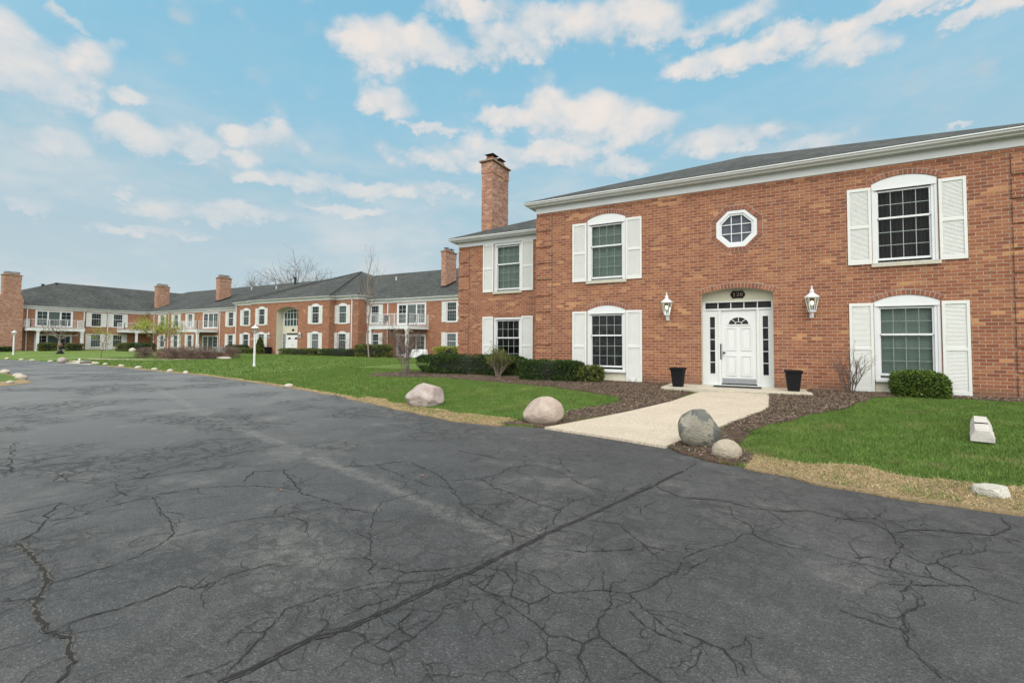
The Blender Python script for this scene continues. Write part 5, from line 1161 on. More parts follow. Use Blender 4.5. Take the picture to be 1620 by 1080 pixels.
CRACKS = [(2,-4.67,1.29,-4.29,1.25,-3.98,1.22,-3.73,1.15,-3.58,1.07,-3.41,1.02,-3.16,0.98,-3.07,0.99,-2.97,1.01,-2.84,0.96,-2.74,0.96,-2.67,0.89,-2.63,0.85),(1,-4.67,1.29,-4.67,1.19),(1,-4.7,1.32,-4.83,1.43,-5.02,1.53,-5.21,1.58,-5.38,1.7,-5.53,1.8),(1,-5.02,1.53,-4.95,1.7,-5.03,1.86,-5.04,2.12,-5.05,2.25),(1,-3.73,1.16,-3.7,1.31,-3.69,1.44,-3.71,1.6,-3.81,1.8,-3.92,1.9,-4.08,1.98,-4.29,2.05,-4.48,2.07,-4.88,2.22,-5.05,2.25,-5.23,2.14,-5.48,2.17,-5.85,2.29),(1,-3.87,1.88,-3.82,2.01,-3.76,2.23,-3.66,2.44,-3.46,2.56,-3.26,2.55,-3.06,2.39),(1,-5.05,2.25,-4.97,2.47,-4.8,2.73,-4.49,2.93,-4.22,3.0,-4.01,3.07),(1,-3.13,1.06,-3.12,1.12,-3.08,1.21,-3.04,1.35,-3.03,1.51,-2.93,1.55,-2.92,1.68,-2.9,1.84,-2.81,1.99),(1,-3.13,1.06,-2.97,1.01),(1,-3.7,0.96,-3.59,1.08),(1,-5.53,1.4,-5.51,1.55,-5.5,1.78),(1,-7.67,1.93,-7.7,2.26,-7.7,2.56),(1,-7.14,1.87,-8.24,2.17,-9.26,2.44),(1,-6.77,2.14,-6.38,2.09,-6.18,2.21),(1,-2.09,1.28,-2.14,1.38,-2.23,1.56,-2.29,1.66,-2.25,1.78,-2.18,1.95),(1,-2.21,1.12,-2.14,1.22,-2.13,1.3),(1,-3.64,2.52,-3.78,2.66,-3.69,2.83,-3.53,3.0),(1,-4.86,3.45,-4.41,3.24,-3.91,2.99,-3.69,2.99,-3.33,2.96),(1,-4.75,2.94,-5.03,3.22,-4.82,3.41),(1,-5.85,2.29,-5.76,2.51,-5.65,2.8,-5.49,3.21),(3,-2.05,1.18,-2.01,1.29,-1.99,1.44,-1.97,1.57,-1.88,1.68),(3,-1.88,1.68,-1.86,1.81,-1.8,2.01,-1.75,2.25,-1.67,2.53,-1.61,2.83,-1.55,3.08,-1.51,3.3,-1.41,3.63,-1.3,4.07,-1.18,4.55,-1.07,4.96,-1.0,5.34,-0.91,5.67),(1,-2.18,1.95,-2.08,2.12,-1.88,2.24,-1.77,2.37,-1.75,2.46,-1.76,2.55,-1.64,2.73),(1,-2.18,2.27,-2.01,2.3,-1.87,2.41,-1.77,2.52),(1,-2.18,2.16,-2.31,2.31,-2.39,2.34,-2.53,2.52,-2.68,2.63,-2.78,2.78,-2.93,2.93,-3.08,3.18,-3.0,3.49,-2.88,3.69),(1,-3.27,2.9,-2.96,2.95),(1,-3.79,4.4,-3.26,4.18,-2.97,4.0,-2.72,3.78,-2.41,3.49,-2.1,3.32,-1.87,3.25,-1.76,3.18,-1.55,3.15),(1,-1.75,3.16,-1.63,2.99),(1,-2.1,3.32,-2.17,3.5),(1,-2.95,4.01,-2.72,4.29,-2.64,4.54,-2.69,4.8,-2.46,5.06,-2.1,4.91,-1.81,4.67,-1.57,4.53,-1.36,4.48,-1.21,4.7,-1.09,5.04),(1,-2.7,4.25,-2.41,4.05,-2.16,3.98,-1.82,3.84,-1.63,3.81,-1.54,3.47),(1,-1.63,3.81,-1.6,4.11,-1.49,4.33),(1,-2.47,3.5,-2.23,3.6,-2.12,3.73,-2.16,3.98),(1,-1.6,3.25,-1.54,3.46),(1,-1.35,3.69,-1.1,3.75,-0.96,3.59,-0.83,3.45,-0.69,3.42,-0.57,3.46),(1,-1.28,3.08,-1.09,3.17,-0.84,3.35),(1,-0.55,3.31,-0.54,3.17,-0.61,3.03,-0.66,2.84,-0.74,2.74,-0.84,2.71,-0.92,2.68,-1.1,2.54,-1.19,2.57,-1.29,2.64,-1.41,2.67,-1.5,2.77),(1,-0.86,2.79,-0.79,2.54,-0.81,2.43,-0.77,2.27,-0.81,2.18,-0.9,2.19,-0.97,2.16,-1.09,2.22,-1.23,2.27,-1.35,2.35,-1.48,2.36,-1.64,2.41),(1,-1.48,2.36,-1.52,2.54,-1.56,2.68),(1,-1.5,2.62,-1.38,2.53,-1.32,2.38,-1.19,2.37,-1.14,2.27),(1,-1.18,2.36,-1.11,2.54),(1,-0.81,2.18,-0.78,2.07,-0.72,1.98,-0.69,1.95),(1,-0.98,2.15,-0.92,2.01,-1.0,1.9,-1.04,1.82,-1.1,1.79,-1.1,1.73),(1,-0.92,2.01,-0.83,1.95,-0.81,1.89),(1,-1.69,1.98,-1.75,2.07),(1,-1.7,1.99,-1.68,1.87,-1.65,1.84,-1.54,1.82,-1.54,2.04,-1.58,2.12,-1.44,2.28),(1,-1.8,1.71,-1.66,1.68,-1.57,1.68,-1.46,1.6,-1.41,1.55),(1,-1.66,1.68,-1.65,1.81,-1.64,1.87),(1,-1.57,1.68,-1.54,1.82),(1,-1.42,1.72,-1.3,1.65,-1.26,1.63),(1,-1.98,1.77,-1.94,1.91,-1.86,2.04,-1.94,2.17),(1,-1.29,1.98,-1.3,2.1,-1.24,2.19),(1,-0.76,2.28,-0.65,2.22,-0.54,2.15,-0.47,2.11,-0.42,2.1),(1,-0.74,2.74,-0.62,2.62,-0.47,2.5,-0.41,2.48),(1,-0.69,2.57,-0.59,2.46,-0.46,2.43,-0.39,2.41),(1,-2.36,5.51,-2.14,5.13,-1.99,4.98),(1,-3.67,5.19,-3.24,5.14,-2.89,5.07),(1,-4.34,3.84,-4.07,4.11,-3.92,4.46),(1,-4.07,4.11,-3.69,3.98,-3.34,3.88,-3.01,3.78,-2.85,3.88),(1,-0.83,3.45,-0.68,3.28),(1,-1.22,4.08,-1.03,4.22,-0.93,4.5),(1,-0.99,4.05,-1.03,4.22),(1,-1.06,4.92,-0.9,4.79,-0.76,4.68),(1,-0.76,4.68,-0.44,4.78,-0.19,4.71,0.04,4.71,0.25,4.86,0.45,4.79,0.7,4.78,0.77,4.61,0.76,4.45,0.8,4.38,0.71,4.14,0.65,3.87),(1,0.71,4.91,0.9,4.93,1.01,4.91,1.07,5.09),(1,0.49,4.78,0.72,4.92,0.85,5.24),(1,0.77,4.61,1.02,4.83,1.26,4.89,1.41,4.92,1.51,5.03,1.64,5.27,1.65,5.51),(1,1.48,4.94,1.57,4.85),(1,-0.35,4.65,-0.31,4.38,-0.17,4.22,-0.15,4.08,-0.07,3.97,0.09,3.93,0.23,3.92,0.35,3.89,0.48,3.87,0.64,3.84,0.74,3.83,0.85,3.86),(1,-0.55,3.36,-0.44,3.58,-0.27,3.81,-0.23,3.98,-0.15,4.08),(1,-0.51,3.11,-0.45,3.3,-0.38,3.47),(1,-0.48,3.56,-0.57,3.53),(1,0.75,4.22,0.82,4.12,0.87,4.07,1.02,4.29,1.14,4.46,1.2,4.5,1.23,4.72,1.4,4.86),(1,0.85,4.04,0.85,3.85,0.92,3.8,1.02,3.83,1.09,3.75,1.2,3.71),(1,0.94,4.17,0.97,4.02,1.03,3.87),(1,0.7,3.68,0.82,3.73,0.91,3.78),(1,0.69,3.81,0.71,3.7,0.64,3.55,0.62,3.41),(1,0.68,3.55,0.7,3.5,0.66,3.36,0.59,3.26,0.57,3.16,0.57,3.07,0.55,2.96,0.57,2.83,0.6,2.75,0.62,2.7),(1,0.57,3.07,0.47,3.08,0.36,3.11,0.29,3.15),(1,0.45,3.93,0.58,4.02,0.67,4.01),(1,-0.41,2.51,-0.31,2.48,-0.22,2.46,-0.17,2.38,-0.15,2.29),(1,-0.22,2.47,-0.16,2.52,-0.13,2.63,-0.05,2.65),(1,-0.22,2.46,-0.15,2.39,-0.1,2.31),(1,-0.39,2.41,-0.32,2.42,-0.32,2.31,-0.36,2.19),(1,-0.82,6.08,-0.91,5.67)]
def build_road():
    b = MB(); n = len(XS)
    v = []; rows = [-60, -30, -15, -8, -3, 0, 2, 4]
    xs = XS
    for x in xs:
        ye = float(yedge(x))+.05
        for r in rows: v.append((x, min(r, ye-1-.1*(4-r)), -.30))
        v.append((x, ye, -.30))
    m = len(rows)+1
    b.add(v, [(i*m+j, (i+1)*m+j, (i+1)*m+j+1, i*m+j+1) for i in range(len(xs)-1) for j in range(m-1)], 0)
    rnd = random.Random(5)
    def ribbon(pts, w0, w1, z, mi, jag=.35):
        L = []; R = []; n = len(pts)
        for i, p in enumerate(pts):
            a = pts[max(0, i-1)]; c = pts[min(n-1, i+1)]; dx, dy = c[0]-a[0], c[1]-a[1]; l = math.hypot(dx, dy) or 1
            w = (w0+(w1-w0)*i/max(1, n-1))*(1+jag*(rnd.random()*2-1))
            if i in (0, n-1): w *= .25
            nx, ny = -dy/l, dx/l
            L.append((p[0]+nx*w, p[1]+ny*w, z)); R.append((p[0]-nx*w, p[1]-ny*w, z))
        b.add(R+L, [(i, i+1, n+i+1, n+i) for i in range(n-1)], mi)
    def rough(pts, step, amp):
        out = []
        for p, q in zip(pts[:-1], pts[1:]):
            l = math.hypot(q[0]-p[0], q[1]-p[1]); k = max(1, int(l/step))
            for i in range(k):
                t = i/k; x, y = p[0]+(q[0]-p[0])*t, p[1]+(q[1]-p[1])*t
                s = 1/(step*3)
                out.append((x+amp*(mnoise.noise((x*s, y*s, 1))+.6*mnoise.noise((x*s*3, y*s*3, 2))), y+amp*(mnoise.noise((x*s, y*s, 5))+.6*mnoise.noise((x*s*3, y*s*3, 7)))))
        out.append(pts[-1]); return out
    for c in CRACKS:
        kind = c[0]; P = [(c[i], c[i+1]) for i in range(1, len(c), 2)]
        dist = math.hypot(P[len(P)//2][0], P[len(P)//2][1]); sc = min(2.2, max(.55, dist/5.0))
        Q = rough(P, .035*sc, (.030 if kind != 3 else .013)*sc)
        if kind == 3:
            ribbon(Q, .020, .015, -.2972, 2, .45); ribbon(Q, .0075, .006, -.2950, 1, .85); ribbon([(x_+.017, y_-.017) for x_, y_ in Q], .0035, .003, -.2955, 1, .9)
        elif kind == 2:
            ribbon(Q, .024, .012, -.2972, 3, .22); ribbon([(x_+.010+.006*mnoise.noise((x_*9, y_*9, 3)), y_-.004) for x_, y_ in Q], .010, .006, -.2960, 1, .8)
        else:
            w = .0036*sc**.6*rnd.uniform(.75, 1.35); ribbon(Q, w*1.15, w*.75, -.2950, 1, .65)
        for i in range(2, len(Q)-2):
            if rnd.random() < .20:
                a = rnd.random()*6.28; x, y = Q[i]; W = [(x, y)]
                for s in range(rnd.randint(4, 22)):
                    a += rnd.uniform(-.6, .6); x += .035*sc*math.cos(a); y += .035*sc*math.sin(a); W.append((x, y))
                ribbon(W, .0022*sc**.6, .0009, -.2956, 1, .7)
    o = b.build('road', [M['asphalt'], M['crack'], M['sealer'], M['silt']])
    tag(struct(o, 'cracked dark grey asphalt drive curving away to the left'), None, 'drive')
build_road()

WALK = [(-3.38,7.27),(-2.95,8.31),(-2.52,9.3),(-1.97,10.76),(-1.57,12.45),(-.09,12.4),(-.09,10.42),(-.36,9.54),(-.70,8.6),(-1.05,7.65),(-1.32,6.78),(-1.6,6.86),(-2.4,7.07)]
PORCH = [(-2.56,12.60),(.78,12.38),(.78,14.0),(-2.56,14.0)]
MULCH_L = [(-2.45,12.5),(-1.75,12.4),(-1.99,10.76),(-2.54,9.3),(-2.97,8.3),(-3.38,7.36),(-3.75,7.3),(-4.25,7.2),(-4.15,7.5),(-3.6,8.2),(-3.6,9.0),(-2.95,10.4),(-3.15,10.95),(-4.12,11.45),(-5.6,12.1),(-7.14,12.55),(-10.25,13.35),(-12.0,13.2),(-13.6,13.25),(-14.1,14.1),(-13.6,15.0),(-12.1,15.2),(-11.6,17.5),(-10.9,17.5),(-10.9,15.25),(-6.85,15.25),(-6.85,13.98),(-2.45,13.98)]
MULCH_R = [(-.11,12.4),(-.11,10.42),(-.38,9.54),(-.72,8.6),(-1.06,7.65),(-1.30,6.84),(-1.05,6.55),(-.76,6.26),(-.45,6.22),(-.25,6.3),(-.28,6.75),(-.42,7.2),(-.42,7.6),(-.12,8.7),(.65,10.04),(1.33,11.12),(1.77,12.35),(2.2,13.0),(3.26,13.3),(4.3,13.15),(7,13.1),(9.2,13.3),(9.2,15.25),(5.1,15.25),(5.1,13.98),(.7,13.98),(.7,12.4)]
MULCH_B = [(-57,30.4),(-50,30.5),(-44,31.0),(-38,30.6),(-33,30.2),(-30,29.8),(-27.6,30.6),(-27.2,32.2),(-24,31.5),(-18,32),(-18,34.25),(-35.5,34.25),(-35.5,33.15),(-38.8,33.15),(-38.8,32.45),(-52,32.45),(-52,33.15),(-57,33.15)]
tag(struct(sheet_poly('walkway', WALK, M['walk'], .035, .6, .12), 'pale exposed aggregate walk curving up to the front door'), None, 'walkway')
# joints across the walk lie in the slab
tag(struct(sheet_poly('porch_slab', PORCH, M['concrete'], 0.04, 5, .25, 0.0), 'low concrete landing in front of the white entrance door'), None, 'landing')
MR = [roughen(p, .2, .10, i) for i, p in enumerate((MULCH_L, MULCH_R, MULCH_B))]
for P, l in zip(MR, ('brown bark mulch bed between the lawn and the front wall left of the walk', 'brown bark mulch bed right of the walk', 'mulch bed along the foot of the far brick building')):
    tag(struct(sheet_poly('mulch_bed', P, M['mulch'], .024, .5, .04, None, .03 if P is not MR[2] else 0), l), None, 'mulch bed')
def edge_band(xs, d0, d1): return [(x, float(yedge(x))+d0) for x in xs]+[(x, float(yedge(x))+d1(x)) for x in xs[::-1]]
ST_R = edge_band(list(np.linspace(-.30, 6.5, 34)), -.03, lambda x: .60+.30*mnoise.noise((x*1.9, 2, 0))+.14*mnoise.noise((x*7, 2, 4))+.30*min(1, max(0, x+.3)))
ST_L = edge_band(list(np.linspace(-9.3, -4.15, 26)), -.03, lambda x: .50+.28*mnoise.noise((x*1.7, 9, 0))+.22*max(0, 1-abs(x+5.2)/1.6))
ST_F = edge_band(list(np.linspace(-34, -9.3, 60)), -.03, lambda x: .20+.16*mnoise.noise((x*.8, 4, 0)))
for P, l in ((ST_R, 'dry straw-coloured grass along the drive beside the white flat stone'), (ST_L, 'dry straw-coloured grass along the drive between the two pink boulders'), (ST_F, 'thin dry edge of the far lawn along the drive')):
    tag(struct(sheet_poly('dead_grass_strip', roughen(P, .08, .09, 4), M['thatch'], .020, .5, .06), l), None, 'dead grass')
FP1 = [(-46,15.7),(-42,16.4),(-39,17.2),(-37,18.4),(-35.6,19.2),(-35.9,19.6),(-37.6,18.9),(-39.3,17.7),(-42.2,16.9),(-46,16.2)]
FP2 = [(-41.3,13.05),(-36.6,12.85),(-37.6,13.7),(-39.5,14.3),(-44,14.6),(-44,14.2),(-41.0,13.7)]
for P, l in ((FP1, 'pale path crossing the far lawn in front of the low stone wall'), (FP2, 'pale path meeting the drive by the far pink boulder')):
    tag(struct(sheet_poly('path', P, M['walk'], .03, .8, .06), l), None, 'path')
ISL = [(-22.27,6.28),(-24.5,6.75),(-26.78,7.06),(-31.15,7.68),(-45,7.2),(-46,-2),(-24,1.5),(-21.0,4.3),(-21.2,5.24),(-21.7,5.9)]
def island():
    b = MB(); P = roughen(ISL, .5, .12, 8); n = len(P); cx, cy = -33.0, 4.5
    rings = [(1.0, -.34), (1.0, -.29), (.985, -.26), (.93, -.22), (.6, -.12), (.2, -.08)]
    v = [(cx+(x-cx)*k, cy+(y-cy)*k, z) for k, z in rings for x, y in P]
    f = [(r*n+i, r*n+(i+1) % n, (r+1)*n+(i+1) % n, (r+1)*n+i) for r in range(len(rings)-1) for i in range(n)]+[tuple(range((len(rings)-1)*n, len(rings)*n))]
    b.add(v, f, 0); b.mi = [1 if i < n*3 else 0 for i in range(len(b.f))]
    for p in range(len(b.f)): b.f[p] = b.f[p] if True else b.f[p]
    o = b.build('island', [M['lawn'], M['thatch']]); tag(struct(o, 'grass island with a dry edge at the bend of the drive'), None, 'grass island')
island()

# ---- loose matter on the ground
def scatter_blades(name, pts, h, w, mat, lean=.6, label=None, flatness=0.0):
    n = len(pts); a = RNG.uniform(0, 2*np.pi, n); hh = h*RNG.uniform(.55, 1.35, n); ww = w*RNG.uniform(.6, 1.4, n)
    z = ground(pts[:, 0], pts[:, 1])+.012
    la = RNG.uniform(0, 2*np.pi, n); ll = lean*RNG.uniform(.1, 1, n)+flatness
    k = 1/np.sqrt(1+ll**2)
    t = np.stack([np.cos(a)*ww, np.sin(a)*ww, np.zeros(n)], 1); p = np.stack([pts[:, 0], pts[:, 1], z], 1)
    tip = p+np.stack([np.cos(la)*ll*k*hh, np.sin(la)*ll*k*hh, k*hh], 1)
    V = np.stack([p-t, p+t, tip], 1).reshape(-1, 3)
    o = np_mesh(name, V, 3, mat); tag(o, label, 'grass', kind='stuff'); return o
def region(x0, x1, dens, test, dmax=14, dmin=.03):
    out = []
    for xa in np.arange(x0, x1, 2.0):
        n = int(2.0*(dmax-dmin)*dens); x = RNG.uniform(xa, min(xa+2, x1), n); d = RNG.uniform(dmin, dmax, n); y = yedge(x)+d
        k = test(x, y, d); out.append(np.stack([x[k], y[k]], 1))
    return np.concatenate(out)
NOGRASS = MR+[WALK, PORCH, FP1, FP2]
def clear(x, y):
    r = np.ones(x.shape, bool)
    for P in NOGRASS: r &= ~in_poly(P, x, y)
    return r
def vnoise(x, y, s): return np.array([mnoise.noise((a*s, b_*s, 7.7)) for a, b_ in zip(x, y)])
def lawn_test(x, y, d):
    k = clear(x, y) & ((y < 13.9) | (x < -11.5)) & (y < 33)
    st = in_poly(ST_R, x, y) | in_poly(ST_L, x, y) | in_poly(ST_F, x, y)
    i = np.where(st)[0]
    if len(i): k[i] &= (RNG.random(len(i)) < .12+.5*np.clip(vnoise(x[i], y[i], 2.6)*2.2, 0, 1))
    return k
g = [region(-.6, 6.0, 5200, lawn_test, 8.2), region(-9.5, -2.8, 4000, lawn_test, 7.2)]
scatter_blades('grass', np.concatenate(g), .040, .0034, M['blade'], .8, 'short green grass blades of the near lawns')
scatter_blades('grass', region(-19, -9.5, 950, lawn_test, 6.5), .055, .008, M['blade'], .8, 'green grass blades of the lawn beyond the left boulder')
scatter_blades('grass', region(-46, -19, 130, lawn_test, 20), .06, .02, M['blade'], .9, 'grass tufts of the far lawn')
st_t = lambda P: (lambda x, y, d: in_poly(P, x, y) & clear(x, y))
scatter_blades('dry_grass', np.concatenate([region(-.4, 5.5, 3000, st_t(ST_R), 1.6, .01), region(-9.3, -4.1, 2600, st_t(ST_L), 1.2, .01)]), .075, .0035, M['straw'], .5, 'matted dry straw-coloured grass at the edge of the drive', 2.2)
scatter_blades('dry_grass', region(-34, -9.3, 500, st_t(ST_F), .6, .01), .07, .007, M['straw'], .5, 'dry grass along the far edge of the drive', 1.5)
def chips():
    P = []
    for poly, dens in ((MR[0], 1500), (MR[1], 2200)):
        x0, x1 = min(p[0] for p in poly), max(p[0] for p in poly); y0, y1 = min(p[1] for p in poly), max(p[1] for p in poly)
        x1 = min(x1, 6); n = int((x1-x0)*(y1-y0)*dens); x = RNG.uniform(x0, x1, n); y = RNG.uniform(y0, y1, n)
        k = in_poly(poly, x, y) & ((y > 8.3+.8*RNG.random(n)) | (RNG.random(n) < .18)) & ~in_poly(WALK, x, y) & ~in_poly(PORCH, x, y); P.append(np.stack([x[k], y[k]], 1))
    P = np.concatenate(P); n = len(P); a = RNG.uniform(0, 6.28, n); L = RNG.uniform(.006, .026, n); W = RNG.uniform(.002, .0065, n)
    til = RNG.uniform(-.5, .5, n); til2 = RNG.uniform(-.5, .5, n)
    u = np.stack([np.cos(a)*L, np.sin(a)*L, til*L], 1); v = np.stack([-np.sin(a)*W, np.cos(a)*W, til2*W], 1)
    p = np.stack([P[:, 0], P[:, 1], ground(P[:, 0], P[:, 1])+.045+RNG.uniform(0, .02, n)], 1)
    V = np.stack([p-u-v, p+u-v, p+u+v, p-u+v], 1).reshape(-1, 3)
    tag(np_mesh('bark_chips', V, 4, M['chips']), 'loose bark chips and leaf litter on the mulch beds', 'bark chips', kind='stuff')
chips()

# ------------------------------------------------------------------ plants
def superell(d, e):
    return np.sign(d)*np.abs(d)**e
def leaf_tris(C, out, l, w):
    """one pointed leaf or sprig per centre"""
    n = len(C); r = RNG.normal(size=(n, 3)); dr = out*.75+r*.6; dr /= np.linalg.norm(dr, axis=1)[:, None]
    q = RNG.normal(size=(n, 3)); s = np.cross(dr, q); s /= np.linalg.norm(s, axis=1)[:, None]
    ll = (l*RNG.uniform(.6, 1.4, n))[:, None]; ww = (w*RNG.uniform(.6, 1.4, n))[:, None]
    return np.stack([C-s*ww, C+s*ww, C+dr*ll], 1).reshape(-1, 3)
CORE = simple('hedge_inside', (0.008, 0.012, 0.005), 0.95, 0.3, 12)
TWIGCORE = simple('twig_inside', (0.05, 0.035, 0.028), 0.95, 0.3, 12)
def foliage(half, n, l, w, e=.55, lump=.09, freq=3.0, seed=0, cone=0.0, gaps=0.0, airy=.20):
    """leaves spread through the outer part of a clipped shape sitting on z = 0 (half = half sizes)"""
    d = RNG.normal(size=(n, 3)); d /= np.linalg.norm(d, axis=1)[:, None]
    S = superell(d, e)
    S /= np.max(np.abs(S), axis=1)[:, None]**.35
    nv = np.array([mnoise.noise((a*freq*half[0]+seed, b_*freq*half[1], c*freq*half[2])) for a, b_, c in S])
    nv2 = np.array([mnoise.noise((a*freq*3*half[0]+seed, b_*freq*3*half[1], c*freq*3*half[2]+9)) for a, b_, c in S])
    r = 1+lump*nv+lump*.6*nv2-airy*RNG.random(n)**2
    k = np.ones(n, bool)
    if gaps: k = (nv2+nv*.5 > -.25) | (RNG.random(n) > gaps)
    P = S*r[:, None]; nrm = np.array(d)
    if cone:
        zz = np.clip((P[:, 2]+1)/2, 0, 1); s = (1-zz*cone); P[:, 0] *= s; P[:, 1] *= s
    P = P*np.array(half); P[:, 2] += half[2]
    k &= P[:, 2] > .02
    return leaf_tris(P[k], nrm[k], l, w)
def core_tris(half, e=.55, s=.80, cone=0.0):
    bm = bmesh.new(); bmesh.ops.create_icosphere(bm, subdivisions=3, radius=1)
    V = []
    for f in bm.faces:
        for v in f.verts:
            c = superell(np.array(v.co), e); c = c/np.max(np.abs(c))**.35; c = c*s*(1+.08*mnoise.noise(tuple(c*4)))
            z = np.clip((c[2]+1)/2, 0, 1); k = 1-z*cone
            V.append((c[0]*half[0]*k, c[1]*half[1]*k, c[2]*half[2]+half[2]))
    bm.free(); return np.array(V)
def hedge(label, x, y, half, n, l, w, mat, rot=0.0, cat='hedge', name='hedge', group=None, core=CORE, z=None, seed=None, **kw):
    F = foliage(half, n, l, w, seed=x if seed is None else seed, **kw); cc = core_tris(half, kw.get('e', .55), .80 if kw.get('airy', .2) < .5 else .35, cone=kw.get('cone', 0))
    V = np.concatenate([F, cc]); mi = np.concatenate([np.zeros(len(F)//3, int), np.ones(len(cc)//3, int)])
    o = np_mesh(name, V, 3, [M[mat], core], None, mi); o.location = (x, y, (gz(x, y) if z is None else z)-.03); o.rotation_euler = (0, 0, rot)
    return tag(o, label, cat, group)
def segs_mesh(name, S, mat, parent=None, sides=4):
    S = np.asarray(S, float); p0, p1, r0, r1 = S[:, 0:3], S[:, 3:6], S[:, 6], S[:, 7]
    d = p1-p0; d /= (np.linalg.norm(d, axis=1)[:, None]+1e-9)
    a = np.cross(d, np.where(np.abs(d[:, 2:3]) < .9, [[0, 0, 1.]], [[1., 0, 0]])); a /= np.linalg.norm(a, axis=1)[:, None]; c = np.cross(d, a)
    fs = []
    for i in range(sides):
        t0, t1 = 2*np.pi*i/sides, 2*np.pi*(i+1)/sides
        q = lambda p, r, t: p+(a*np.cos(t)+c*np.sin(t))*r[:, None]
        fs.append(np.stack([q(p0, r0, t0), q(p0, r0, t1), q(p1, r1, t1), q(p1, r1, t0)], 1))
    V = np.concatenate(fs, 0).reshape(-1, 3)
    o = np_mesh(name, V, 4, mat)
    if parent is not None: o.parent = parent
    return o
def grow(S, tips, rnd, p, d, L, r, lvl, nseg=5, spread=.75, up=.12, kids=(2, 4), shrink=.62, taper=.6, wob=.16, start=.3):
    pts = [p]; dirs = []
    for i in range(nseg):
        d = (d+Vector((rnd.gauss(0, wob), rnd.gauss(0, wob), rnd.gauss(0, wob)+up*.5))).normalized()
        q = pts[-1]+d*(L/nseg); ra = r*(1-(1-taper)*i/nseg); rb = r*(1-(1-taper)*(i+1)/nseg)
        S.append((*pts[-1], *q, ra, rb)); pts.append(q); dirs.append(d)
    if lvl == 0: tips.append((pts[-1], d)); return
    for k in range(rnd.randint(*kids)):
        t = start+(1-start)*rnd.random(); i = min(nseg-1, int(t*nseg)); f = t*nseg-i
        q = pts[i].lerp(pts[i+1], f); o = dirs[i].orthogonal(); o.rotate(Matrix.Rotation(rnd.random()*6.283, 3, dirs[i]))
        nd = (dirs[i]+o*spread*rnd.uniform(.6, 1.3)+Vector((0, 0, up))).normalized()
        grow(S, tips, rnd, q, nd, L*shrink*rnd.uniform(.7, 1.15), r*.5*rnd.uniform(.8, 1.1), lvl-1, max(3, nseg-1), spread, up, kids, shrink, taper, wob, start*.6)
    tips.append((pts[-1], d))
def bare_shrub(name, label, cat, x, y, h, n, spread, mat, seed, lvl=2, r=.012, group=None, leaf=None, nleaf=0, kids=(2, 4), lsz=.03):
    rnd = random.Random(seed); S = []; tips = []
    for i in range(n):
        a = 6.283*i/n+rnd.random(); t = spread*rnd.uniform(.3, 1)
        grow(S, tips, rnd, Vector((.06*math.cos(a), .06*math.sin(a), 0)), Vector((math.cos(a)*t, math.sin(a)*t, 1)).normalized(), h*rnd.uniform(.6, .85), r, lvl, 5, .55, .14, kids, .5, .5, .10)
    t = thing(name, label, cat, (x, y, gz(x, y)), group); segs_mesh('stem', S, M[mat], t)
    if leaf:
        P = np.array([np.array(tp)+RNG.normal(0, .05, 3) for tp, _ in tips for _ in range(nleaf)]); F = leaf_tris(P, RNG.normal(size=P.shape)*.3, lsz, lsz*.4)
        o = np_mesh('foliage', F, 3, M[leaf]); o.parent = t
    return t
# yews and bushes along the front wall
hedge('long clipped dark green yew hedge below the left wing of the front building', -9.85, 14.78, (2.32, .46, .39), 30000, .06, .011, 'yew', lump=.13, freq=2.6)
hedge('short clipped dark green yew hedge beside the left ground-floor window', -6.12, 13.60, (1.02, .40, .34), 17000, .058, .010, 'yew', lump=.14, freq=2.8)
hedge('small round yellow-green bush in front of the left ground-floor window', -4.81, 13.62, (.37, .33, .27), 4200, .055, .015, 'olive', e=.85, lump=.2, freq=4, gaps=.5, airy=.45, cat='bush', name='bush')
hedge('clipped dark green bush under the right ground-floor window', 2.78, 13.42, (.51, .44, .31), 9000, .050, .014, 'box', e=.9, lump=.13, freq=3, cat='bush', name='bush')
bare_shrub('bare_shrub', 'bare brown twiggy shrub at the shutter right of the door', 'shrub', 1.56, 13.45, 1.0, 14, .55, 'bark', 3, 3, .010, None, None, 0, (2, 4))
t = bare_shrub('vase_shrub', 'vase-shaped shrub with pale stems in front of the long yew hedge', 'shrub', -8.3, 14.05, .92, 14, .42, 'bark_pale', 8, 2, .012, None, 'olive', 9, (3, 5), .035)
bare_shrub('multi_stem_shrub', 'leafless multi-stemmed shrub standing alone at the end of the mulch bed', 'shrub', -12.3, 13.9, 1.6, 10, .40, 'bark_shrub', 21, 3, .019, None, 'bud', 5, (3, 4), .035)
bare_shrub('seedling', 'tiny bare twig growing in the mulch left of the doorway', 'seedling', -3.55, 13.55, .26, 3, .5, 'bark', 5, 1, .006)
for i, (x, y) in enumerate(((-.05, 9.3), (.35, 10.3), (-.3, 8.2), (.25, 9.75), (1.15, 13.3))):
    hedge(('low green weed in the mulch right of the walk, nearest the grey boulder', 'low green weed in the mulch right of the walk, nearest the landing', 'low green weed sprouting right behind the grey boulder', 'low green weed in the middle of the mulch right of the walk', 'low green weed against the wall beside the right planter')[[0, 1, 2, 3, 4][i]], x, y, (.09, .08, .03), 120, .05, .010, 'box', e=1, lump=.3, cat='weed', name='weed', group='weeds in the mulch', core=M['box'])
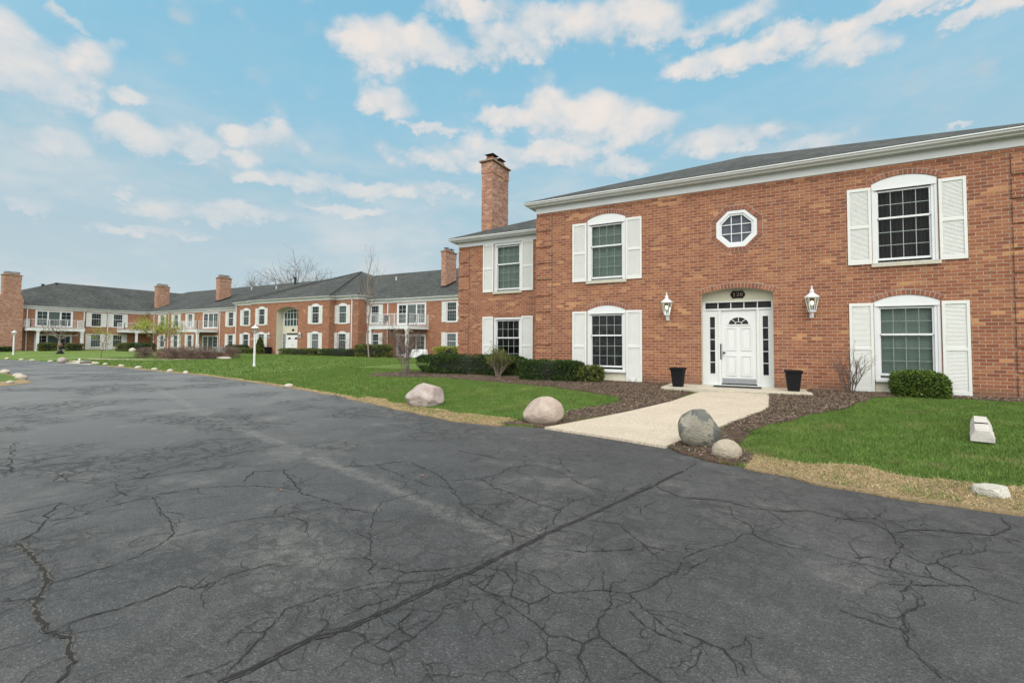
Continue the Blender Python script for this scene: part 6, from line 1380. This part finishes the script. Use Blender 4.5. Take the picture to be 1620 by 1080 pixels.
# planting along the far building
for a in (('clipped yellow-green hedge left of the far right balcony column', -30.9, 30.7, (2.1, .5, .58), 5200, .10, .03, 'olive'),
          ('bright yellow-green hedge seen just past the corner of the front building', -23.6, 32.3, (1.75, .5, .52), 5200, .10, .03, 'lime'),
          ('low dark green hedge right of the arched entrance across the lawn', -35.6, 31.3, (2.9, .5, .36), 5200, .09, .028, 'yew'),
          ('low olive hedge in front of the far double doors', -41.6, 31.3, (3.1, .5, .36), 5200, .09, .028, 'olive'),
          ('low olive hedge left of the cone-shaped bush', -51.0, 31.2, (1.95, .45, .33), 3400, .09, .028, 'olive'),
          ('dark hedge against the wall behind the low olive hedge', -54.3, 32.5, (1.9, .40, .5), 3000, .09, .028, 'yew')):
    hedge(*a, lump=.06, freq=1.4)
hedge('cone-shaped dwarf spruce beside the far entrance', -48.5, 31.5, (.60, .60, .92), 3600, .10, .03, 'olive', cone=.78, e=.9, lump=.06, cat='bush', name='cone_bush')
for a in (('clipped olive hedge under the far left balcony', -76.3, 22.7, (.45, .85, .50), 2400, .11, .035, 'olive'), ('thin olive shrubs right of the hedge under the far left balcony', -76.3, 25.2, (.4, .9, .48), 1300, .11, .035, 'olive'),
          ('low dark hedge at the foot of the far left chimney', -74.2, 18.3, (.45, .8, .30), 1800, .11, .035, 'yew')):
    hedge(*a, lump=.08, freq=1.4)
hedge('lighter olive end of the hedge at the inner corner of the far building', -72.0, 28.9, (1.3, .6, .55), 2600, .11, .035, 'olive', rot=.2, lump=.06); hedge('dark green hedge at the inner corner of the far building', -69.2, 29.5, (1.75, .6, .56), 3000, .11, .035, 'yew', rot=.2, lump=.06)
for i, (x, y, s, l) in enumerate(((-44.0, 18.9, .85, 'leftmost dry brown shrub at the far low stone wall'), (-41.6, 19.3, .8, 'dry brown shrub at the left end of the far low stone wall'), (-38.9, 18.6, .95, 'dry brown shrub in front of the middle of the far low stone wall'), (-37.3, 18.9, 1.0, 'large dry brown shrub before the gap of the far low stone wall'), (-36.0, 19.3, 1.0, 'dry brown shrub in front of the white wire chairs across the lawn'), (-37.0, 21.6, .95, 'rightmost dry brown shrub past the end of the far low stone wall'))):
    hedge(l, x, y, (.72*s, .6*s, .45*s), 3200, .20, .007, 'brush', e=.9, lump=.35, freq=2.5, gaps=.6, airy=.75, cat='shrub', name='dry_shrub', group='dry brown shrubs at the low stone wall', core=TWIGCORE)
def tree(name, label, x, y, h, crown, seed, bark, leaf=None, nleaf=6, lvl=3, r=.05, trunk=.4, spread=.7, lsz=.10, kids=(3, 5), up=.18):
    rnd = random.Random(seed); S = []; tips = []
    base = Vector((0, 0, 0)); p = base; d = Vector((0, 0, 1)); n = 8; T = []
    for i in range(n):
        q = p+Vector((rnd.gauss(0, .012*h), rnd.gauss(0, .012*h), h*(trunk if lvl > 2 else .92)/n)); T.append((*p, *q, r*(1-.6*i/n), r*(1-.6*(i+1)/n))); p = q
    pts = [Vector(T[i][3:6]) for i in range(n)]
    if trunk >= .8:
        for i in range(10+n*2):
            t_ = rnd.uniform(.25, 1); q = pts[min(n-1, int(t_*n))]; a = rnd.random()*6.283
            grow(S, tips, rnd, q, Vector((math.cos(a)*.75, math.sin(a)*.75, 1)).normalized(), crown*(1.15-.75*t_)*rnd.uniform(.7, 1.2), r*.4*(1.2-t_), lvl-1, 5, spread, up, kids)
    else:
        nl = rnd.randint(6, 8)
        for i in range(nl):
            a = 6.283*i/nl+rnd.random()*.5; q = pts[rnd.randint(n-3, n-1)]
            grow(S, tips, rnd, q, Vector((math.cos(a), math.sin(a), .75)).normalized(), crown*rnd.uniform(.75, 1.1), r*.5, lvl-1, 6, spread, up, kids)
    t = thing(name, label, 'tree', (x, y, gz(x, y)))
    segs_mesh('trunk', T, M[bark], t, 7); segs_mesh('crown' if not leaf else 'branches', S, M[bark], t, 3)
    if leaf:
        P = np.array([np.array(tp)+RNG.normal(0, lsz*1.5, 3) for tp, _ in tips for _ in range(nleaf)]); o = np_mesh('crown', leaf_tris(P, RNG.normal(size=P.shape)*.3, lsz, lsz*.45), 3, M[leaf]); o.parent = t
    return t
tree('bare_tree', 'large bare spreading tree rising behind the roof of the far building', -88.5, 60, 14.4, 8.8, 6, 'bark_far', None, 0, 4, .34, .42, .85, kids=(6, 8), up=.03)
tree('young_tree', 'tall slender leafless young tree in front of the far right balcony', -31.0, 30.2, 9.3, 2.4, 12, 'bark_pale', None, 0, 3, .07, .93, .45, kids=(2, 4), up=.35)
tree('sapling', 'sapling with thin new leaves nearest the far drive', -47.3, 17.3, 2.3, 1.25, 31, 'bark', 'lime', 10, 3, .035, .5, .7, .055, (2, 4))
tree('sapling', 'leafiest yellow-green young tree before the inner corner of the far building', -55.0, 24.1, 3.9, 1.6, 32, 'bark', 'lime', 16, 3, .05, .45, .7, .10, (3, 5))
tree('sapling', 'yellow-green young tree growing beside the low stone wall', -38.4, 17.9, 2.9, 1.35, 33, 'bark', 'lime', 12, 3, .04, .45, .7, .06, (3, 4))
tree('small_bare_tree', 'small bare tree in front of the far left balcony', -68, 21.2, 3.1, 1.4, 34, 'bark_pale', None, 0, 3, .09, .5, .6, kids=(3, 5))
bare_shrub('bare_shrub', 'bare brown shrub against the far wall beside the downspout', 'shrub', -36.9, 32.2, 1.9, 9, .4, 'bark', 44, 2, .02)

# ------------------------------------------------------------------ stones
def rock(label, x, y, half, mat, seed, rot=0.0, cuts=(), lump=.12, freq=1.3, sink=.2, name='boulder', group=None, cat='boulder', sub=5, tilt=0.0, sq=1.0, z=None):
    bm = bmesh.new(); bmesh.ops.create_icosphere(bm, subdivisions=sub, radius=1)
    for v in bm.verts:
        d = v.co.normalized(); s = Vector([math.copysign(abs(c)**sq, c) for c in d])
        r = 1+lump*mnoise.noise(d*freq+Vector((seed*3.1, seed, 0)))+lump*.35*mnoise.noise(d*freq*3+Vector((seed, 0, seed*2)))+.05*lump/.1*abs(mnoise.noise(d*4+Vector((0, seed, 0))))*-.6+.014*mnoise.noise(d*14)
        for (nx, ny, nz, h) in cuts:
            nn = Vector((nx, ny, nz)).normalized(); k = d.dot(nn)
            if k > .02: r = min(r, h/k*1.0+.02*mnoise.noise(d*5)) if r > h/k else r
        v.co = Vector((s.x*r*half[0], s.y*r*half[1], s.z*r*half[2]))
    bmesh.ops.smooth_vert(bm, verts=bm.verts[:], factor=.5, use_axis_x=True, use_axis_y=True, use_axis_z=True)
    bmesh.ops.rotate(bm, verts=bm.verts[:], cent=(0, 0, 0), matrix=Matrix.Rotation(tilt, 3, 'Y'))
    zmin = -half[2]*(1-sink)
    for v in bm.verts: v.co.z -= zmin
    me = bpy.data.meshes.new(name); bm.to_mesh(me); bm.free(); me.materials.append(M[mat])
    me.polygons.foreach_set('use_smooth', [True]*len(me.polygons))
    o = bpy.data.objects.new(name, me); COL.objects.link(o); o.location = (x, y, (max(-.30, gz(x, y)) if z is None else z)-.015); o.rotation_euler = (0, 0, rot)
    return tag(o, label, cat, group)
YAW = math.radians(28.9)
rock('angular pinkish boulder, the left one of the pair at the edge of the drive', -6.88, 8.42, (.45, .36, .31), 'pink_rock', 3, YAW, ((-.75, -.35, .75, .70), (.9, -.5, .25, .80), (.2, -.9, .55, .82), (.35, .1, .95, .92), (-.2, -.9, -.2, .86)), .16, 1.6, .30)
rock('smooth salmon pink boulder left of where the walk meets the drive', -3.62, 7.72, (.375, .32, .285), 'salmon_rock', 9, YAW, ((-.72, -.2, .66, .72),), .08, 1.1, .28, tilt=-.12)
rock('large grey boulder right of where the walk meets the drive', -.92, 7.06, (.285, .25, .285), 'grey_rock', 14, YAW, ((-.8, -.3, .6, .84), (.85, -.2, .62, .82)), .10, 1.2, .10)
rock('small round tan stone at the foot of the grey boulder', -.53, 6.56, (.18, .16, .145), 'tan_rock', 5, YAW, (), .07, 1.3, .30, name='stone', cat='stone')
rock('flat white stone lying in the dry grass at the right', 1.80, 6.17, (.150, .125, .075), 'white_rock', 2, YAW+.25, ((-.1, .05, 1, .62), (.7, -.7, .2, .80), (-.8, -.3, .1, .9), (.2, -1, .35, .74)), .12, 1.5, .25, name='stone', cat='stone', sq=.75)
CG = 'pale stones along the edge of the drive'
for i, (x, y, w, l) in enumerate(((-51.4, 13.02, .20, 'pale edging stone farthest left beside the far lamp post'), (-48.3, 12.98, .19, 'second pale edging stone from the left along the far drive'), (-46.3, 13.0, .18, 'third pale edging stone from the left along the far drive'), (-42.9, 12.95, .19, 'pale edging stone just left of the far pink boulder'),
        (-34.8, 12.95, .20, 'pale edging stone just right of the flat grey stone'), (-31.97, 12.62, .20, 'second pale edging stone right of the flat grey stone'), (-29.4, 12.36, .20, 'third pale edging stone right of the flat grey stone'), (-26.9, 12.0, .19, 'fourth pale edging stone right of the flat grey stone'), (-24.95, 11.78, .19, 'fifth pale edging stone right of the flat grey stone'), (-23.17, 11.57, .17, 'small flat pale edging stone nearest the white lamp post'), (-13.52, 9.78, .165, 'lone round pale stone between the lamp post and the angular pink boulder'))):
    rock(l, x, y, (w*.85, w*.68, w*.5), 'curb_rock', 20+i, i*.7, (), .10, 1.3, .28, 'edging_stone', CG, 'stone', 3)
for i, (x, y, w, l) in enumerate(((-28.2, 7.1, .21, 'largest pale stone at the top of the grass island'), (-25.4, 6.75, .17, 'middle pale stone on the grass island'), (-23.9, 6.45, .18, 'pale stone at the tip of the grass island'), (-21.75, 5.6, .12, 'small pale stone on the near side of the grass island'))):
    rock(l, x, y, (w, w*.8, w*.6), 'curb_rock', 40+i, i*.9, (), .10, 1.3, .25, 'edging_stone', 'pale stones on the grass island', 'stone', 3, z=-.27)
rock('round pinkish boulder where the far path meets the drive', -41.0, 12.95, (.29, .24, .22), 'pink_rock', 51, 0, (), .1, 1.3, .2, 'boulder', None, 'boulder', 4)
rock('flat grey stone beside the path at the far drive', -38.2, 13.2, (.42, .25, .16), 'grey_rock', 52, .2, ((0, 0, 1, .7),), .15, 1.5, .3, 'stone', None, 'stone', 4)
rock('pale stone in front of the dark corner hedge across the lawn', -66.5, 27.3, (.42, .35, .32), 'curb_rock', 53, 0, (), .1, 1.3, .3, 'stone', None, 'stone', 3)
rock('flat pale stone on the lawn beside the rightmost dry shrub', -35.2, 20.1, (.65, .35, .14), 'curb_rock', 54, .3, ((0, 0, 1, .7),), .1, 1.3, .3, 'stone', None, 'stone', 3)
def retaining_wall():
    rnd = random.Random(2); b = MB(); p0, p1 = Vector((-41.6, 18.6)), Vector((-35.2, 20.5)); L = (p1-p0).length; u = (p1-p0)/L; nrm = Vector((u.y, -u.x))
    for row in range(4):
        s = rnd.random()*.2
        while s < L-.2:
            w = rnd.uniform(.25, .6); e = rnd.uniform(-.03, .03); z = -.2+row*.15
            q = [p0+u*s+nrm*(.16+e), p0+u*(s+w-.02)+nrm*(.16+e), p0+u*(s+w-.02)-nrm*.16, p0+u*s-nrm*.16]
            if rnd.random() < .94: b.add([(c.x, c.y, z) for c in q]+[(c.x, c.y, z+.14+rnd.uniform(-.01, .005)) for c in q], ((0, 3, 2, 1), (4, 5, 6, 7), (0, 1, 5, 4), (1, 2, 6, 5), (2, 3, 7, 6), (3, 0, 4, 7)))
            s += w
    tag(b.build('retaining_wall', M['wall_stone']), 'low dry-laid wall of dark reddish stone across the lawn', 'stone wall')
retaining_wall()

# ------------------------------------------------------------------ things
def planter(label, x, y):
    t = thing('planter', label, 'planter', (x, y, .04), 'black planters beside the front door'); t.rotation_euler = (0, 0, .12 if x > 0 else -.1)
    b = MB(); a, c, h = .112, .155, .50
    q = lambda r, z: [(-r, -r, z), (r, -r, z), (r, r, z), (-r, r, z)]
    V = q(a, 0)+q(c, h-.06)+q(c+.018, h-.06)+q(c+.022, h)+q(c-.012, h)+q(c-.025, h-.09)
    F = [(0, 3, 2, 1)]+[(r*4+i, r*4+(i+1) % 4, (r+1)*4+(i+1) % 4, (r+1)*4+i) for r in range(5) for i in range(4)]
    b.add(V, F); o = b.build('pot', M['black']); o.parent = t
    m = o.modifiers.new('soft_edges', 'BEVEL'); m.width = .006; m.segments = 2
    b = MB(); r = c-.026; b.quad((-r, -r, h-.088), (r, -r, h-.088), (r, r, h-.088), (-r, r, h-.088)); o = b.build('soil', M['mulch']); o.parent = t
planter('tall black square planter left of the front door', -2.19, 12.98); planter('tall black square planter right of the front door', .42, 13.28)
b = MB(); b.box(-.56, .56, -.22, .22, .003, .018); b.box(-.54, .54, -.20, .20, .018, .022); o = b.build('doormat', M['rubber']); o.location = (-.83, 13.62, .04); tag(o, 'black rubber doormat in front of the white entrance door', 'doormat')
def bumper():
    t = thing('parking_bumper', 'worn white concrete parking bumper lying on the right lawn', 'parking bumper', (2.66, 9.45, gz(2.66, 9.45))); d = Vector((2.90-2.42, 10.35-8.57)); t.rotation_euler = (0, 0, math.atan2(d.y, d.x)-math.pi/2)
    bm = bmesh.new(); P = [(-.12, 0), (.12, 0), (.12, .055), (.07, .15), (-.07, .15), (-.12, .055)]; n = 24; L = 1.86; rows = []
    for i in range(n+1):
        y = -L/2+L*i/n; s = 1 if 0 < i < n else .97
        rows.append([bm.verts.new((x*s+.006*mnoise.noise((x*9, y*6, z*9)), y, z*(1 if 0 < i < n else .96)+.008*mnoise.noise((x*7+4, y*7, z*8)))) for x, z in P])
    for i in range(n):
        for j in range(6):
            if 10 <= i <= 11 and j == 3: continue
            bm.faces.new((rows[i][j], rows[i][(j+1) % 6], rows[i+1][(j+1) % 6], rows[i+1][j]))
    bm.faces.new(rows[0]); bm.faces.new(rows[-1][::-1]); bmesh.ops.recalc_face_normals(bm, faces=bm.faces[:])
    me = bpy.data.meshes.new('block'); bm.to_mesh(me); bm.free(); me.materials.append(M['old_concrete']); o = bpy.data.objects.new('block', me); COL.objects.link(o); o.parent = t
    b = MB(); ya, yb = -L/2+L*10/n-.02, -L/2+L*12/n+.02
    b.quad((-.07, ya, .06), (.07, ya, .06), (.07, yb, .06), (-.07, yb, .06)); b.quad((-.071, ya+.02, .06), (-.071, yb-.02, .06), (-.071, yb-.02, .147), (-.071, ya+.02, .147)); b.quad((.071, ya+.02, .06), (.071, yb-.02, .06), (.071, yb-.02, .147), (.071, ya+.02, .147))
    b.quad((-.07, yb-.02, .06), (.07, yb-.02, .06), (.07, yb-.02, .147), (-.07, yb-.02, .147)); b.quad((-.07, ya+.02, .06), (.07, ya+.02, .06), (.07, ya+.02, .147), (-.07, ya+.02, .147)); o = b.build('pin_hole', M['crack']); o.parent = t
bumper()
def lamp_post(label, x, y, h, arm):
    t = thing('lamp_post', label, 'lamp post', (x, y, gz(x, y)), 'white lamp posts on the lawn')
    b = MB(); b.lathe([(.075, -.05), (.075, .12), (.06, .16), (.055, h-.62), (.07, h-.60), (.07, h-.57), (.04, h-.53), (.045, h-.50), (.085, h-.49)], 10); o = b.build('post', M['vinyl']); o.parent = t
    if arm: b = MB(); b.tube((-.28, 0, h-.78), (.28, 0, h-.78), .016, n=6); b.lathe([(0, -.03), (.025, -.02), (.025, .02), (0, .03)], 6, (-.28, 0, h-.78)); b.lathe([(0, -.03), (.025, -.02), (.025, .02), (0, .03)], 6, (.28, 0, h-.78)); o = b.build('ladder_arm', M['vinyl']); o.parent = t
    b = MB(); b.lathe([(.075, h-.49), (.135, h-.20)], 6); o = b.build('glass_pane', M['lamp_glass']); o.parent = t
    b = MB()
    for i in range(6): a = 2*math.pi*i/6; b.tube((.078*math.cos(a), .078*math.sin(a), h-.49), (.138*math.cos(a), .138*math.sin(a), h-.20), .010, n=4)
    o = b.build('frame', M['vinyl']); o.parent = t
    b = MB(); b.lathe([(.20, h-.21), (.20, h-.19), (.15, h-.14), (.09, h-.10), (.05, h-.08), (.05, h-.06), (.02, h-.03), (.025, h-.01), (.005, h+.06)], 10); o = b.build('roof', M['vinyl']); o.parent = t
    b = MB(); b.lathe([(.02, h-.48), (.035, h-.36), (.02, h-.28)], 8); o = b.build('bulb', M['trim']); o.parent = t
lamp_post('white lamp post with a ladder arm in the middle of the lawn', -24.68, 15.73, 2.30, True); lamp_post('white lamp post in front of the far left chimney', -61.9, 16.07, 2.30, False)
def chair(label, x, y, z, rot, mat, group, low=False):
    t = thing('patio_chair', label, 'chair', (x, y, z), group); t.rotation_euler = (0, 0, rot); sh = .42
    def add(nm, f):
        b = MB(); f(b); o = b.build(nm, M[mat]); o.parent = t
    add('seat', lambda b: [b.box(-.26, .26, -.26+i*.09, -.26+i*.09+.06, sh-.03, sh) for i in range(6)])
    add('backrest', lambda b: [b.box(-.25+i*.085, -.25+i*.085+.05, .25, .29, sh+.05, sh+.52) for i in range(6)]+[b.box(-.28, .28, .25, .29, sh+.5, sh+.56)])
    for sx in (-1, 1):
        for sy in (-.24, .26): add('leg', lambda b: b.box(sx*.26-.02, sx*.26+.02, sy-.02, sy+.02, 0, sh))
        add('armrest', lambda b: b.box(sx*.28-.03, sx*.28+.03, -.27, .27, sh+.2, sh+.24))
for x, r, l in ((-63.4, .3, 'left white wire chair on the far patio'), (-62.3, -.5, 'right white wire chair on the far patio')): chair(l, x, 32.7, -.12, r, 'vinyl', 'white chairs on the far patio')
for (x, y, z, r, l) in ((-31.6, 32.6, 2.73, 0, 'dark chair at the left end of the far right balcony'), (-28.4, 32.8, 2.73, -.4, 'dark chair at the right end of the far right balcony'), (-77.9, 23.5, 2.75, 1.57, 'left dark chair on the far left balcony'), (-77.9, 24.6, 2.75, 1.57, 'right dark chair on the far left balcony')): chair(l, x, y, z, r, 'dark_metal', 'dark balcony chairs')
def patio_table():
    t = thing('patio_table', 'round patio table shrouded in a pale folded cover under the far balcony', 'table', (-27.35, 32.5, -.12))
    b = MB(); n = 96; V = []
    for z, r, f in ((.0, .98, .10), (.25, .93, .075), (.5, .88, .045), (.68, .86, .015), (.74, .80, .0)):
        for i in range(n): a = 2*math.pi*i/n; k = r+f*math.sin(a*15+.6*math.sin(a*4)); V.append((k*math.cos(a), k*.62*math.sin(a), z))
    b.add(V, [(j*n+i, j*n+(i+1) % n, (j+1)*n+(i+1) % n, (j+1)*n+i) for j in range(4) for i in range(n)]+[tuple(range(4*n, 5*n))]); o = b.build('cover', M['tarp'], None, True); o.parent = t
patio_table()
def ac_unit():
    t = thing('air_conditioner', 'grey outdoor air conditioner beside the far patio', 'air conditioner', (-59.7, 33.5, -.12))
    b = MB(); b.box(-.62, .62, -.42, .42, .05, .68); b.box(-.66, .66, -.46, .46, 0, .05); o = b.build('cabinet', M['aluminium']); o.parent = t
    b = MB(); [b.box(-.56, .56, -.435, -.42, .12+i*.06, .14+i*.06) for i in range(9)]; o = b.build('grille', M['dark_metal']); o.parent = t
ac_unit()
def far_planter():
    t = thing('planter', 'dark square planter left of the far arched entrance', 'planter', (-48.0, 32.1, -.12)); b = MB(); q = lambda r, z: [(-r, -r, z), (r, -r, z), (r, r, z), (-r, r, z)]
    b.add(q(.2, 0)+q(.27, .7)+q(.3, .7)+q(.3, .76)+q(.24, .76)+q(.23, .66), [(0, 3, 2, 1)]+[(r*4+i, r*4+(i+1) % 4, (r+1)*4+(i+1) % 4, (r+1)*4+i) for r in range(5) for i in range(4)]+[(20, 21, 22, 23)]); o = b.build('pot', M['black']); o.parent = t
far_planter()
def ornament():
    t = thing('garden_ornament', 'dark garden ornament with a broad base on the far left lawn', 'garden ornament', (-61.0, 19.1, gz(-61, 19.1)))
    b = MB(); b.lathe([(.30, 0), (.32, .10), (.24, .16)], 12); o = b.build('base', M['black'], None, True); o.parent = t
    b = MB(); b.lathe([(.20, .16), (.17, .30), (.10, .42), (.15, .60), (.19, .66), (.19, .70)], 12); o = b.build('pedestal', M['dark_metal'], None, True); o.parent = t
    b = MB(); b.lathe([(.12, .70), (.17, .90), (.16, .95), (.06, 1.02)], 10); o = b.build('pot', M['terracotta'], None, True); o.parent = t
ornament()
b = MB(); b.lathe([(.05, -.05), (.05, .18), (.075, .20), (.06, .26), (.0, .29)], 8); o = b.build('path_marker', M['vinyl']); o.location = (-40.3, 13.6, gz(-40.3, 13.6)); tag(o, 'small white marker just right of the far pink boulder', 'marker')
LEAF = np.array([(-.5, 0, 0), (-.15, -.28, .12), (.3, -.2, .05), (.6, 0, .16), (.25, .22, .10), (-.2, .26, .02)])
for i, (x, y, z, s, l, g) in enumerate(((-3.95, 4.35, -.293, .05, None, 1), (-3.3, 4.0, -.293, .055, None, 1), (-4.15, 2.95, -.293, .04, None, 1), (-4.4, 10.9, None, .10, 'larger curled brown leaf on the lawn left of the walk', 0), (1.05, 8.3, None, .07, 'brown leaf on the right lawn near the dry grass', 0), (3.05, 9.2, None, .10, 'brown leaf just right of the parking bumper', 0))):
    b = MB(); b.add([(p[0]*s, p[1]*s, p[2]*s+.006) for p in LEAF], ((0, 1, 2, 3, 4, 5),)); o = b.build('dry_leaf', M['leaf_litter']); o.location = (x, y, z if z is not None else gz(x, y)+.055); o.rotation_euler = (0, 0, i*1.3)
    tag(o, l or 'small dry orange leaf lying on the cracked asphalt', 'leaf', 'dry leaves on the drive' if g else None)
# prototypes that were never placed are not part of the scene
for k, o in list(PROTO.items()):
    if not USED.get(o.name):
        for c in list(o.children): bpy.data.objects.remove(c)
        bpy.data.objects.remove(o)
